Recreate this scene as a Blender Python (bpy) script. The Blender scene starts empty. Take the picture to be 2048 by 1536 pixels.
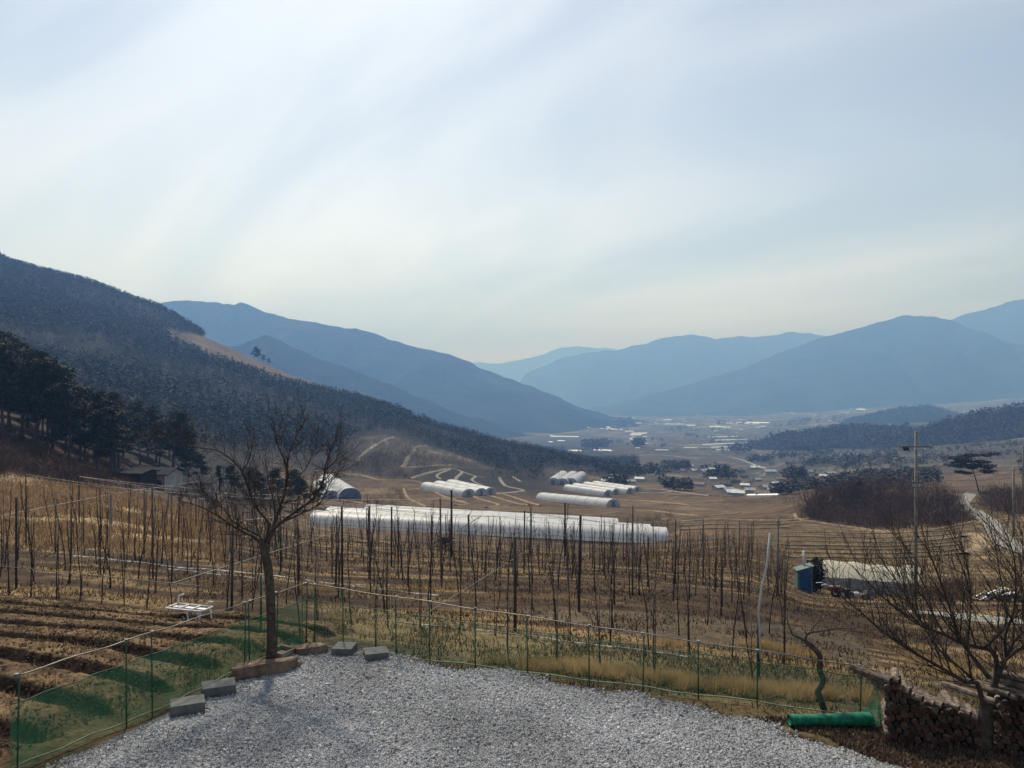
import bpy, math, random
import numpy as np
from mathutils import Vector, Matrix

# ------------------------------------------------------------------ camera, sky, sun, exposure
sc = bpy.context.scene
col = sc.collection
CAMZ = 4.5            # eye height above the gravel yard (upper floor)
F = 1577.0            # focal length in pixels of the 2048 px wide frame
cam = bpy.data.objects.new('camera', bpy.data.cameras.new('camera'))
col.objects.link(cam)
cam.location = (0, 0, CAMZ)
cam.rotation_euler = (math.radians(90), 0, 0)
cam.data.sensor_width = 36.0
cam.data.lens = 36.0 * F / 2048.0
cam.data.clip_start = 0.1
cam.data.clip_end = 60000
sc.camera = cam

SUN_EL, SUN_AZ = 50.0, -16.0        # degrees above the horizon / from +Y towards +X
world = bpy.data.worlds.new('World'); sc.world = world; world.use_nodes = True
wt = world.node_tree; wt.nodes.clear()
def wn(t, **k):
    n = wt.nodes.new(t)
    for a, v in k.items(): setattr(n, a, v)
    return n
def WL(a, b): wt.links.new(a, b)
sky = wn('ShaderNodeTexSky', sky_type='NISHITA', sun_disc=False)
sky.sun_elevation = math.radians(SUN_EL); sky.sun_rotation = math.radians(SUN_AZ)
sky.altitude = 300; sky.air_density = 1.0; sky.dust_density = 1.0; sky.ozone_density = 1.0
tc = wn('ShaderNodeTexCoord'); sep = wn('ShaderNodeSeparateXYZ'); WL(tc.outputs['Generated'], sep.inputs[0])
zadd = wn('ShaderNodeMath', operation='ADD'); WL(sep.outputs[2], zadd.inputs[0]); zadd.inputs[1].default_value = 0.45
zmx = wn('ShaderNodeMath', operation='MAXIMUM'); WL(zadd.outputs[0], zmx.inputs[0]); zmx.inputs[1].default_value = 0.1
dx = wn('ShaderNodeMath', operation='DIVIDE'); WL(sep.outputs[0], dx.inputs[0]); WL(zmx.outputs[0], dx.inputs[1])
dy = wn('ShaderNodeMath', operation='DIVIDE'); WL(sep.outputs[1], dy.inputs[0]); WL(zmx.outputs[0], dy.inputs[1])
cmb = wn('ShaderNodeCombineXYZ'); WL(dx.outputs[0], cmb.inputs[0]); WL(dy.outputs[0], cmb.inputs[1])
cmap = wn('ShaderNodeMapping', vector_type='TEXTURE'); WL(cmb.outputs[0], cmap.inputs['Vector'])
cmap.inputs['Rotation'].default_value = (0, 0, math.radians(-36)); cmap.inputs['Scale'].default_value = (1.9, 0.72, 1.0)
cmap.inputs['Location'].default_value = (0.3, 2.4, 0)
cn = wn('ShaderNodeTexNoise'); WL(cmap.outputs[0], cn.inputs['Vector'])
cn.inputs['Scale'].default_value = 1.6; cn.inputs['Detail'].default_value = 5; cn.inputs['Roughness'].default_value = 0.5
cn.inputs['Distortion'].default_value = 0.9
cr = wn('ShaderNodeMapRange', interpolation_type='SMOOTHSTEP'); WL(cn.outputs[0], cr.inputs['Value'])
cr.inputs['From Min'].default_value = 0.34; cr.inputs['From Max'].default_value = 0.66
bw = wn('ShaderNodeRGBToBW'); WL(sky.outputs[0], bw.inputs[0])
cl = wn('ShaderNodeMix', data_type='RGBA', blend_type='MULTIPLY'); cl.inputs[0].default_value = 1.0
WL(bw.outputs[0], cl.inputs[6]); cl.inputs[7].default_value = (1.05, 1.11, 1.20, 1)      # high thin cloud: near white
fm = wn('ShaderNodeMapRange'); WL(cr.outputs[0], fm.inputs['Value']); fm.inputs['To Min'].default_value = 0.62; fm.inputs['To Max'].default_value = 0.97
mx = wn('ShaderNodeMix', data_type='RGBA'); WL(fm.outputs[0], mx.inputs[0]); WL(sky.outputs[0], mx.inputs[6]); WL(cl.outputs[2], mx.inputs[7])
br = wn('ShaderNodeMapRange'); WL(cr.outputs[0], br.inputs['Value']); br.inputs['To Min'].default_value = 0.86; br.inputs['To Max'].default_value = 1.16
mul = wn('ShaderNodeVectorMath', operation='SCALE'); WL(mx.outputs[2], mul.inputs[0]); WL(br.outputs[0], mul.inputs['Scale'])
bg = wn('ShaderNodeBackground'); WL(mul.outputs[0], bg.inputs['Color']); bg.inputs['Strength'].default_value = 0.108
wo = wn('ShaderNodeOutputWorld'); WL(bg.outputs[0], wo.inputs['Surface'])

sl = bpy.data.lights.new('sun', 'SUN'); sl.energy = 4.2; sl.angle = math.radians(3); sl.color = (1.0, 0.95, 0.88)
sun = bpy.data.objects.new('sun', sl); col.objects.link(sun)
_e, _a = math.radians(SUN_EL), math.radians(SUN_AZ)
sdir = Vector((math.sin(_a) * math.cos(_e), math.cos(_a) * math.cos(_e), math.sin(_e)))   # towards the sun
sun.rotation_euler = sdir.to_track_quat('Z', 'Y').to_euler()
sun.location = (0, 0, 60)

sc.view_settings.view_transform = 'Standard'; sc.view_settings.look = 'None'
sc.view_settings.exposure = 0.44; sc.view_settings.gamma = 1.0; sc.view_settings.use_curve_mapping = False
sc.cycles.max_bounces = 5; sc.cycles.diffuse_bounces = 2; sc.cycles.glossy_bounces = 2
sc.cycles.transmission_bounces = 3; sc.cycles.transparent_max_bounces = 24; sc.cycles.volume_bounces = 0
sc.cycles.use_denoising = True

# ------------------------------------------------------------------ helpers
R = random.Random(7)
NR = np.random.default_rng(11)

def P(px, py, Y):
    return Vector(((px - 1024) / F * Y, Y, CAMZ - (py - 768) / F * Y))

def _hash(i, j, s):
    h = (i * 374761393 + j * 668265263 + s * 982451653) & 0x7fffffff
    h = ((h ^ (h >> 13)) * 1274126177) & 0x7fffffff
    return ((h ^ (h >> 16)) & 0xffff) / 65535.0
def vnoise(x, y, s=0):
    x = np.asarray(x, float); y = np.asarray(y, float)
    i = np.floor(x).astype(np.int64); j = np.floor(y).astype(np.int64)
    fx = x - i; fy = y - j
    fx = fx * fx * (3 - 2 * fx); fy = fy * fy * (3 - 2 * fy)
    a = _hash(i, j, s); b = _hash(i + 1, j, s); c = _hash(i, j + 1, s); d = _hash(i + 1, j + 1, s)
    return (a + (b - a) * fx) * (1 - fy) + (c + (d - c) * fx) * fy
def fbm(x, y, s=0, o=4):
    v = 0; a = 0.5; t = 0
    for k in range(o):
        v = v + a * vnoise(x * 2 ** k + 17.3 * k, y * 2 ** k - 9.1 * k, s + k); t += a; a *= 0.5
    return v / t            # 0..1
def sstep(a, b, x):
    t = np.clip((x - a) / (b - a), 0, 1); return t * t * (3 - 2 * t)
def in_poly(px, py, poly):
    inside = np.zeros(np.shape(px), bool); n = len(poly)
    for k in range(n):
        x0, y0 = poly[k]; x1, y1 = poly[(k + 1) % n]
        if y0 == y1: continue
        c = ((y0 > py) != (y1 > py)) & (px < (x1 - x0) * (py - y0) / (y1 - y0) + x0)
        inside ^= c
    return inside

# ---- mesh builder
class MB:
    def __init__(self): self.v = []; self.f = []; self.n = 0
    def add(self, v, f):
        v = np.asarray(v, float).reshape(-1, 3); self.v.append(v)
        for q in f: self.f.append(tuple(int(k) + self.n for k in q))
        self.n += len(v)
    def box(self, c, s, rz=0.0, tilt=None):
        c = Vector(c); h = [k / 2 for k in s]
        m = Matrix.Rotation(rz, 3, 'Z')
        if tilt: m = m @ Matrix.Rotation(tilt[0], 3, 'X') @ Matrix.Rotation(tilt[1], 3, 'Y')
        vs = [tuple(c + m @ Vector((x * h[0], y * h[1], z * h[2]))) for x in (-1, 1) for y in (-1, 1) for z in (-1, 1)]
        self.add(vs, [(0, 1, 3, 2), (4, 6, 7, 5), (0, 4, 5, 1), (2, 3, 7, 6), (0, 2, 6, 4), (1, 5, 7, 3)])
    def tube(self, pts, rad, n=5, cap=True):
        pts = [Vector(p) for p in pts]; m = len(pts)
        if not hasattr(rad, '__len__'): rad = [rad] * m
        vs = []; up = None
        for k in range(m):
            d = (pts[min(k + 1, m - 1)] - pts[max(k - 1, 0)])
            if d.length < 1e-9: d = Vector((0, 0, 1))
            d.normalize()
            if up is None: up = Vector((1, 0, 0)) if abs(d.x) < 0.8 else Vector((0, 1, 0))
            a = (up - d * up.dot(d))
            if a.length < 1e-6: a = d.orthogonal()
            a.normalize(); b = d.cross(a); up = a
            for j in range(n):
                t = 2 * math.pi * j / n
                vs.append(pts[k] + (a * math.cos(t) + b * math.sin(t)) * rad[k])
        fs = [(k * n + j, k * n + (j + 1) % n, (k + 1) * n + (j + 1) % n, (k + 1) * n + j) for k in range(m - 1) for j in range(n)]
        if cap: fs += [tuple(range(n))[::-1], tuple((m - 1) * n + j for j in range(n))]
        self.add([tuple(v) for v in vs], fs)
    def mesh(self, name, mat, smooth=False):
        me = bpy.data.meshes.new(name)
        v = np.concatenate(self.v) if self.v else np.zeros((0, 3))
        me.from_pydata(v.tolist(), [], self.f)
        if mat is not None: me.materials.append(mat)
        if smooth: me.polygons.foreach_set('use_smooth', [True] * len(me.polygons))
        me.update(); return me
    def build(self, name, mat, parent=None, smooth=False, loc=None):
        o = bpy.data.objects.new(name, self.mesh(name, mat, smooth)); col.objects.link(o)
        if loc is not None: o.location = loc
        if parent is not None: o.parent = parent
        return o

def np_mesh(name, v, tris=None, quads=None, mat=None, smooth=False, colors=None):
    """fast mesh from arrays"""
    me = bpy.data.meshes.new(name)
    v = np.ascontiguousarray(v, np.float32)
    me.vertices.add(len(v)); me.vertices.foreach_set('co', v.ravel())
    idx = []; tot = []
    if tris is not None and len(tris): idx.append(np.asarray(tris).ravel()); tot.append(np.full(len(tris), 3))
    if quads is not None and len(quads): idx.append(np.asarray(quads).ravel()); tot.append(np.full(len(quads), 4))
    idx = np.concatenate(idx).astype(np.int32); tot = np.concatenate(tot).astype(np.int32)
    me.loops.add(len(idx)); me.loops.foreach_set('vertex_index', idx)
    me.polygons.add(len(tot))
    me.polygons.foreach_set('loop_start', np.concatenate([[0], np.cumsum(tot)[:-1]]).astype(np.int32))
    if smooth: me.polygons.foreach_set('use_smooth', np.ones(len(tot), bool))
    me.update(calc_edges=True)
    if colors is not None:
        at = me.color_attributes.new('Col', 'FLOAT_COLOR', 'POINT')
        c = np.ones((len(v), 4), np.float32); c[:, :3] = colors
        at.data.foreach_set('color', c.ravel())
    if mat is not None: me.materials.append(mat)
    return me

def link(name, me, parent=None, loc=None):
    o = bpy.data.objects.new(name, me); col.objects.link(o)
    if loc is not None: o.location = loc
    if parent is not None: o.parent = parent
    return o
def tag(o, label=None, cat=None, group=None, kind=None):
    if label: o['label'] = label
    if cat: o['category'] = cat
    if group: o['group'] = group
    if kind: o['kind'] = kind
    return o
def thing(name, label, cat, loc=(0, 0, 0), rz=0.0, group=None):
    o = bpy.data.objects.new(name, None); col.objects.link(o)
    o.location = loc; o.rotation_euler = (0, 0, rz); o.empty_display_size = 0.3
    return tag(o, label, cat, group)
def copy_tree(o, parent=None):
    c = o.copy(); col.objects.link(c); c.parent = parent
    for ch in list(o.children): copy_tree(ch, c)
    return c

# ------------------------------------------------------------------ materials
def pmat(name, c1, c2=None, scale=6.0, rough=0.9, bump=0.0, bscale=None, spec=0.25, detail=6.0, metallic=0.0, attr=False, lo=0.35, hi=0.65, translucent=0.0):
    m = bpy.data.materials.new(name); m.use_nodes = True
    nt = m.node_tree; b = nt.nodes['Principled BSDF']; L = nt.links.new
    tcn = nt.nodes.new('ShaderNodeTexCoord')
    n = nt.nodes.new('ShaderNodeTexNoise'); L(tcn.outputs['Object'], n.inputs['Vector'])
    n.inputs['Scale'].default_value = scale; n.inputs['Detail'].default_value = detail; n.inputs['Roughness'].default_value = 0.6
    mr = nt.nodes.new('ShaderNodeMapRange'); L(n.outputs[0], mr.inputs['Value'])
    mr.inputs['From Min'].default_value = lo; mr.inputs['From Max'].default_value = hi
    mix = nt.nodes.new('ShaderNodeMix'); mix.data_type = 'RGBA'; L(mr.outputs[0], mix.inputs[0])
    if attr:
        at = nt.nodes.new('ShaderNodeAttribute'); at.attribute_name = 'Col'
        s1 = nt.nodes.new('ShaderNodeVectorMath'); s1.operation = 'MULTIPLY'; L(at.outputs['Color'], s1.inputs[0]); s1.inputs[1].default_value = c1
        s2 = nt.nodes.new('ShaderNodeVectorMath'); s2.operation = 'MULTIPLY'; L(at.outputs['Color'], s2.inputs[0]); s2.inputs[1].default_value = c2
        L(s1.outputs[0], mix.inputs[6]); L(s2.outputs[0], mix.inputs[7])
    else:
        mix.inputs[6].default_value = (*c1, 1); mix.inputs[7].default_value = (*(c2 or c1), 1)
    L(mix.outputs[2], b.inputs['Base Color'])
    b.inputs['Roughness'].default_value = rough; b.inputs['Specular IOR Level'].default_value = spec; b.inputs['Metallic'].default_value = metallic
    if bump:
        bn = nt.nodes.new('ShaderNodeTexNoise'); L(tcn.outputs['Object'], bn.inputs['Vector'])
        bn.inputs['Scale'].default_value = bscale or scale * 2; bn.inputs['Detail'].default_value = 5
        bp = nt.nodes.new('ShaderNodeBump'); bp.inputs['Strength'].default_value = min(1.0, bump * 4); bp.inputs['Distance'].default_value = bump
        L(bn.outputs[0], bp.inputs['Height']); L(bp.outputs[0], b.inputs['Normal'])
    if translucent:
        tr = nt.nodes.new('ShaderNodeBsdfTranslucent'); L(mix.outputs[2], tr.inputs['Color'])
        ms = nt.nodes.new('ShaderNodeMixShader'); ms.inputs[0].default_value = translucent
        L(b.outputs[0], ms.inputs[1]); L(tr.outputs[0], ms.inputs[2])
        L(ms.outputs[0], nt.nodes['Material Output'].inputs['Surface'])
    return m

M = {}
def ground_material():
    m = bpy.data.materials.new('ground_earth'); m.use_nodes = True
    nt = m.node_tree; b = nt.nodes['Principled BSDF']; L = nt.links.new
    at = nt.nodes.new('ShaderNodeAttribute'); at.attribute_name = 'Col'
    tcn = nt.nodes.new('ShaderNodeTexCoord')
    cur = at.outputs['Color']
    for s, lo, hi in ((0.045, 0.7, 1.3), (0.5, 0.65, 1.4), (4.5, 0.55, 1.5), (22.0, 0.6, 1.4)):
        n = nt.nodes.new('ShaderNodeTexNoise'); L(tcn.outputs['Object'], n.inputs['Vector'])
        n.inputs['Scale'].default_value = s; n.inputs['Detail'].default_value = 3; n.inputs['Roughness'].default_value = 0.65
        mr = nt.nodes.new('ShaderNodeMapRange'); L(n.outputs[0], mr.inputs['Value'])
        mr.inputs['From Min'].default_value = 0.3; mr.inputs['From Max'].default_value = 0.7
        mr.inputs['To Min'].default_value = lo; mr.inputs['To Max'].default_value = hi
        sm = nt.nodes.new('ShaderNodeVectorMath'); sm.operation = 'SCALE'; L(cur, sm.inputs[0]); L(mr.outputs[0], sm.inputs['Scale'])
        cur = sm.outputs[0]
    L(cur, b.inputs['Base Color']); b.inputs['Roughness'].default_value = 0.95; b.inputs['Specular IOR Level'].default_value = 0.1
    bn = nt.nodes.new('ShaderNodeTexNoise'); L(tcn.outputs['Object'], bn.inputs['Vector']); bn.inputs['Scale'].default_value = 9; bn.inputs['Detail'].default_value = 6
    bp = nt.nodes.new('ShaderNodeBump'); bp.inputs['Strength'].default_value = 0.7; bp.inputs['Distance'].default_value = 0.06
    L(bn.outputs[0], bp.inputs['Height']); L(bp.outputs[0], b.inputs['Normal'])
    return m
M['ground'] = ground_material()
M['gravel_bed'] = pmat('gravel_bed', (0.045, 0.045, 0.05), (0.13, 0.13, 0.135), 30, 0.95, 0.02, 60)
def stone_material():
    m = bpy.data.materials.new('gravel_stone'); m.use_nodes = True; nt = m.node_tree; b = nt.nodes['Principled BSDF']; L = nt.links.new
    oi = nt.nodes.new('ShaderNodeObjectInfo'); geo = nt.nodes.new('ShaderNodeNewGeometry')
    n = nt.nodes.new('ShaderNodeTexNoise'); n.inputs['Scale'].default_value = 0.55; n.inputs['Detail'].default_value = 3; L(geo.outputs['Position'], n.inputs['Vector'])
    cr_ = nt.nodes.new('ShaderNodeValToRGB'); L(oi.outputs['Random'], cr_.inputs[0])
    e = cr_.color_ramp.elements; e[0].color = (0.20, 0.204, 0.216, 1); e[1].color = (0.47, 0.47, 0.47, 1)
    k = cr_.color_ramp.elements.new(0.35); k.color = (0.28, 0.285, 0.30, 1)
    k = cr_.color_ramp.elements.new(0.75); k.color = (0.38, 0.383, 0.39, 1)
    mr = nt.nodes.new('ShaderNodeMapRange'); L(n.outputs[0], mr.inputs['Value']); mr.inputs['From Min'].default_value = 0.35; mr.inputs['From Max'].default_value = 0.65
    mr.inputs['To Min'].default_value = 0.8; mr.inputs['To Max'].default_value = 1.2
    sm = nt.nodes.new('ShaderNodeVectorMath'); sm.operation = 'SCALE'; L(cr_.outputs[0], sm.inputs[0]); L(mr.outputs[0], sm.inputs['Scale'])
    L(sm.outputs[0], b.inputs['Base Color']); b.inputs['Roughness'].default_value = 0.9; b.inputs['Specular IOR Level'].default_value = 0.15
    return m
M['stone'] = stone_material()
M['concrete'] = pmat('concrete', (0.075, 0.08, 0.083), (0.125, 0.13, 0.128), 9, 0.9, 0.004, 60)
M['rock'] = pmat('brown_rock', (0.075, 0.05, 0.038), (0.21, 0.155, 0.118), 5, 0.9, 0.03, 9)
M['bark'] = pmat('bark', (0.035, 0.027, 0.022), (0.10, 0.078, 0.062), 14, 0.95, 0.01, 40)
M['bark_pale'] = pmat('pale_bark', (0.07, 0.055, 0.043), (0.19, 0.15, 0.12), 18, 0.9, 0.008, 50)
M['twig'] = pmat('twig', (0.028, 0.021, 0.018), (0.075, 0.056, 0.046), 9, 0.9)
M['whip'] = pmat('orchard_bark', (0.028, 0.019, 0.017), (0.075, 0.05, 0.042), 5, 0.9)
M['needle'] = pmat('pine_needles', (0.009, 0.016, 0.009), (0.026, 0.034, 0.017), 0.8, 0.8)
M['needle2'] = pmat('dark_pine_needles', (0.008, 0.014, 0.010), (0.020, 0.029, 0.018), 0.5, 0.8)
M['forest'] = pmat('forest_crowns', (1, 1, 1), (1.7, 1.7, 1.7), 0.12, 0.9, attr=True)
M['straw'] = pmat('straw', (0.22, 0.15, 0.07), (0.52, 0.37, 0.18), 0.9, 0.85, translucent=0.3)
M['grass_dry'] = pmat('dry_grass', (1, 1, 1), (1.5, 1.5, 1.5), 1.2, 0.9, attr=True, translucent=0.25)
M['scrub'] = pmat('scrub_twigs', (0.036, 0.020, 0.017), (0.13, 0.07, 0.045), 0.12, 0.95)
M['post_green'] = pmat('green_post', (0.012, 0.05, 0.032), (0.03, 0.10, 0.06), 8, 0.5)
M['steel'] = pmat('galvanised_pipe', (0.11, 0.105, 0.10), (0.22, 0.21, 0.195), 6, 0.45, metallic=0.4)
M['wire'] = pmat('wire', (0.16, 0.14, 0.12), (0.34, 0.31, 0.27), 3, 0.6, metallic=0.3)
M['post_dark'] = pmat('dark_post', (0.02, 0.018, 0.017), (0.06, 0.05, 0.045), 5, 0.8)
M['stake'] = pmat('stake', (0.05, 0.04, 0.035), (0.13, 0.11, 0.10), 6, 0.7)
M['pole_conc'] = pmat('pole_concrete', (0.15, 0.14, 0.125), (0.26, 0.245, 0.22), 3, 0.9)
M['white_paint'] = pmat('white_paint', (0.55, 0.56, 0.57), (0.7, 0.7, 0.7), 8, 0.4)
M['black_rubber'] = pmat('black_rubber', (0.012, 0.012, 0.012), (0.03, 0.03, 0.03), 8, 0.8)
M['film'] = pmat('greenhouse_film', (0.70, 0.72, 0.74), (0.86, 0.88, 0.89), 0.5, 0.45, 0.01, 3.0, spec=0.25, translucent=0.5)
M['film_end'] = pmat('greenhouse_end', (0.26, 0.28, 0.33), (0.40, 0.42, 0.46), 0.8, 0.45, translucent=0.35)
M['film_far'] = pmat('far_film', (0.62, 0.63, 0.62), (0.82, 0.83, 0.81), 0.2, 0.5, spec=0.4)
M['film_blue'] = pmat('blue_film', (0.10, 0.125, 0.22), (0.2, 0.23, 0.33), 0.8, 0.5)
M['plastic'] = pmat('plastic_mulch', (0.05, 0.038, 0.03), (0.32, 0.315, 0.31), 3.0, 0.5, 0.02, 12, lo=0.5, hi=0.6)
M['log'] = pmat('log_bark', (0.045, 0.033, 0.027), (0.175, 0.138, 0.115), 16, 0.9, 0.006, 60)
M['log_end'] = pmat('log_end', (0.022, 0.010, 0.008), (0.08, 0.043, 0.03), 25, 0.9)  # weathered log ends; shade on the stack's front is painted into the colour
M['clod'] = pmat('soil_clod', (0.06, 0.039, 0.025), (0.15, 0.10, 0.06), 3, 0.95)
M['net_roll'] = pmat('green_net_roll', (0.0, 0.06, 0.032), (0.005, 0.20, 0.105), 14, 0.5, 0.012, 40)
M['roof'] = pmat('dark_roof', (0.022, 0.022, 0.024), (0.045, 0.043, 0.043), 3, 0.95, spec=0.05)
M['roof_bluegrey'] = pmat('bluegrey_roof', (0.17, 0.2, 0.25), (0.27, 0.3, 0.35), 0.6, 0.7)
M['roof_white'] = pmat('white_roof', (0.42, 0.43, 0.44), (0.6, 0.6, 0.6), 0.6, 0.5)
M['roof_rust'] = pmat('rust_roof', (0.13, 0.085, 0.07), (0.2, 0.14, 0.12), 0.6, 0.8)
M['wall'] = pmat('plaster_wall', (0.40, 0.39, 0.38), (0.52, 0.51, 0.50), 1.5, 0.9)
M['glass'] = pmat('window_glass', (0.02, 0.025, 0.03), (0.04, 0.05, 0.06), 2, 0.1, spec=0.6)
M['wood'] = pmat('board_wood', (0.09, 0.055, 0.035), (0.2, 0.13, 0.085), 8, 0.8)
M['blue'] = pmat('blue_panel', (0.010, 0.05, 0.16), (0.025, 0.09, 0.24), 3, 0.6)
M['teal'] = pmat('teal_panel', (0.055, 0.10, 0.09), (0.10, 0.16, 0.145), 3, 0.7)
M['cream'] = pmat('cream_roof', (0.26, 0.245, 0.19), (0.35, 0.33, 0.265), 1.2, 0.7, 0.02, 3)
M['grey_wall'] = pmat('grey_sheet', (0.26, 0.25, 0.245), (0.42, 0.41, 0.40), 1.5, 0.8)
M['red'] = pmat('red_paint', (0.06, 0.01, 0.01), (0.12, 0.02, 0.018), 5, 0.5)
M['road'] = pmat('concrete_road', (0.15, 0.142, 0.128), (0.23, 0.218, 0.195), 1.5, 0.9)
M['bank'] = pmat('terrace_bank', (0.13, 0.092, 0.052), (0.26, 0.19, 0.11), 0.6, 0.95)
M['bank_grey'] = pmat('stone_bank', (0.13, 0.11, 0.088), (0.23, 0.2, 0.165), 0.5, 0.95)
M['mountain'] = pmat('mountain_forest', (0.006, 0.008, 0.008), (0.032, 0.029, 0.024), 0.005, 1.0, 30.0, 0.012, spec=0.0)
M['litter'] = pmat('leaf_litter', (0.05, 0.034, 0.026), (0.16, 0.11, 0.08), 14, 0.95, 0.03, 30)

def vary(m, lo, hi):
    """each object that shares the material gets its own lightness"""
    nt = m.node_tree; b = nt.nodes['Principled BSDF']; src = b.inputs['Base Color'].links[0].from_socket
    oi = nt.nodes.new('ShaderNodeObjectInfo'); mr = nt.nodes.new('ShaderNodeMapRange'); nt.links.new(oi.outputs['Random'], mr.inputs['Value'])
    mr.inputs['To Min'].default_value = lo; mr.inputs['To Max'].default_value = hi
    sm = nt.nodes.new('ShaderNodeVectorMath'); sm.operation = 'SCALE'; nt.links.new(src, sm.inputs[0]); nt.links.new(mr.outputs[0], sm.inputs['Scale'])
    nt.links.new(sm.outputs[0], b.inputs['Base Color'])
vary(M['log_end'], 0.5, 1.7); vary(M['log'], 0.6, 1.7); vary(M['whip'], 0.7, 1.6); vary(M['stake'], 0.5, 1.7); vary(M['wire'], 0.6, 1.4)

def net_material(name, c, dens):
    """woven plastic net: threads cover part of the light, the holes let it through"""
    m = bpy.data.materials.new(name); m.use_nodes = True
    nt = m.node_tree; L = nt.links.new; b = nt.nodes['Principled BSDF']
    b.inputs['Base Color'].default_value = (*c, 1); b.inputs['Roughness'].default_value = 0.7
    tl = nt.nodes.new('ShaderNodeBsdfTranslucent'); tl.inputs['Color'].default_value = (*c, 1)
    a = nt.nodes.new('ShaderNodeMixShader'); a.inputs[0].default_value = 0.5; L(b.outputs[0], a.inputs[1]); L(tl.outputs[0], a.inputs[2])
    tp = nt.nodes.new('ShaderNodeBsdfTransparent')
    tcn = nt.nodes.new('ShaderNodeTexCoord'); n = nt.nodes.new('ShaderNodeTexNoise'); L(tcn.outputs['Object'], n.inputs['Vector'])
    n.inputs['Scale'].default_value = 1.6; n.inputs['Detail'].default_value = 4
    mr = nt.nodes.new('ShaderNodeMapRange'); L(n.outputs[0], mr.inputs['Value']); mr.inputs['From Min'].default_value = 0.3; mr.inputs['From Max'].default_value = 0.7
    mr.inputs['To Min'].default_value = dens * 0.8; mr.inputs['To Max'].default_value = dens * 1.2
    x = nt.nodes.new('ShaderNodeMixShader'); L(mr.outputs[0], x.inputs[0]); L(tp.outputs[0], x.inputs[1]); L(a.outputs[0], x.inputs[2])
    L(x.outputs[0], nt.nodes['Material Output'].inputs['Surface'])
    return m
M['net'] = net_material('green_net', (0.018, 0.105, 0.056), 0.42)
M['net_thin'] = net_material('thin_green_net', (0.012, 0.115, 0.07), 0.16)

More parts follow.
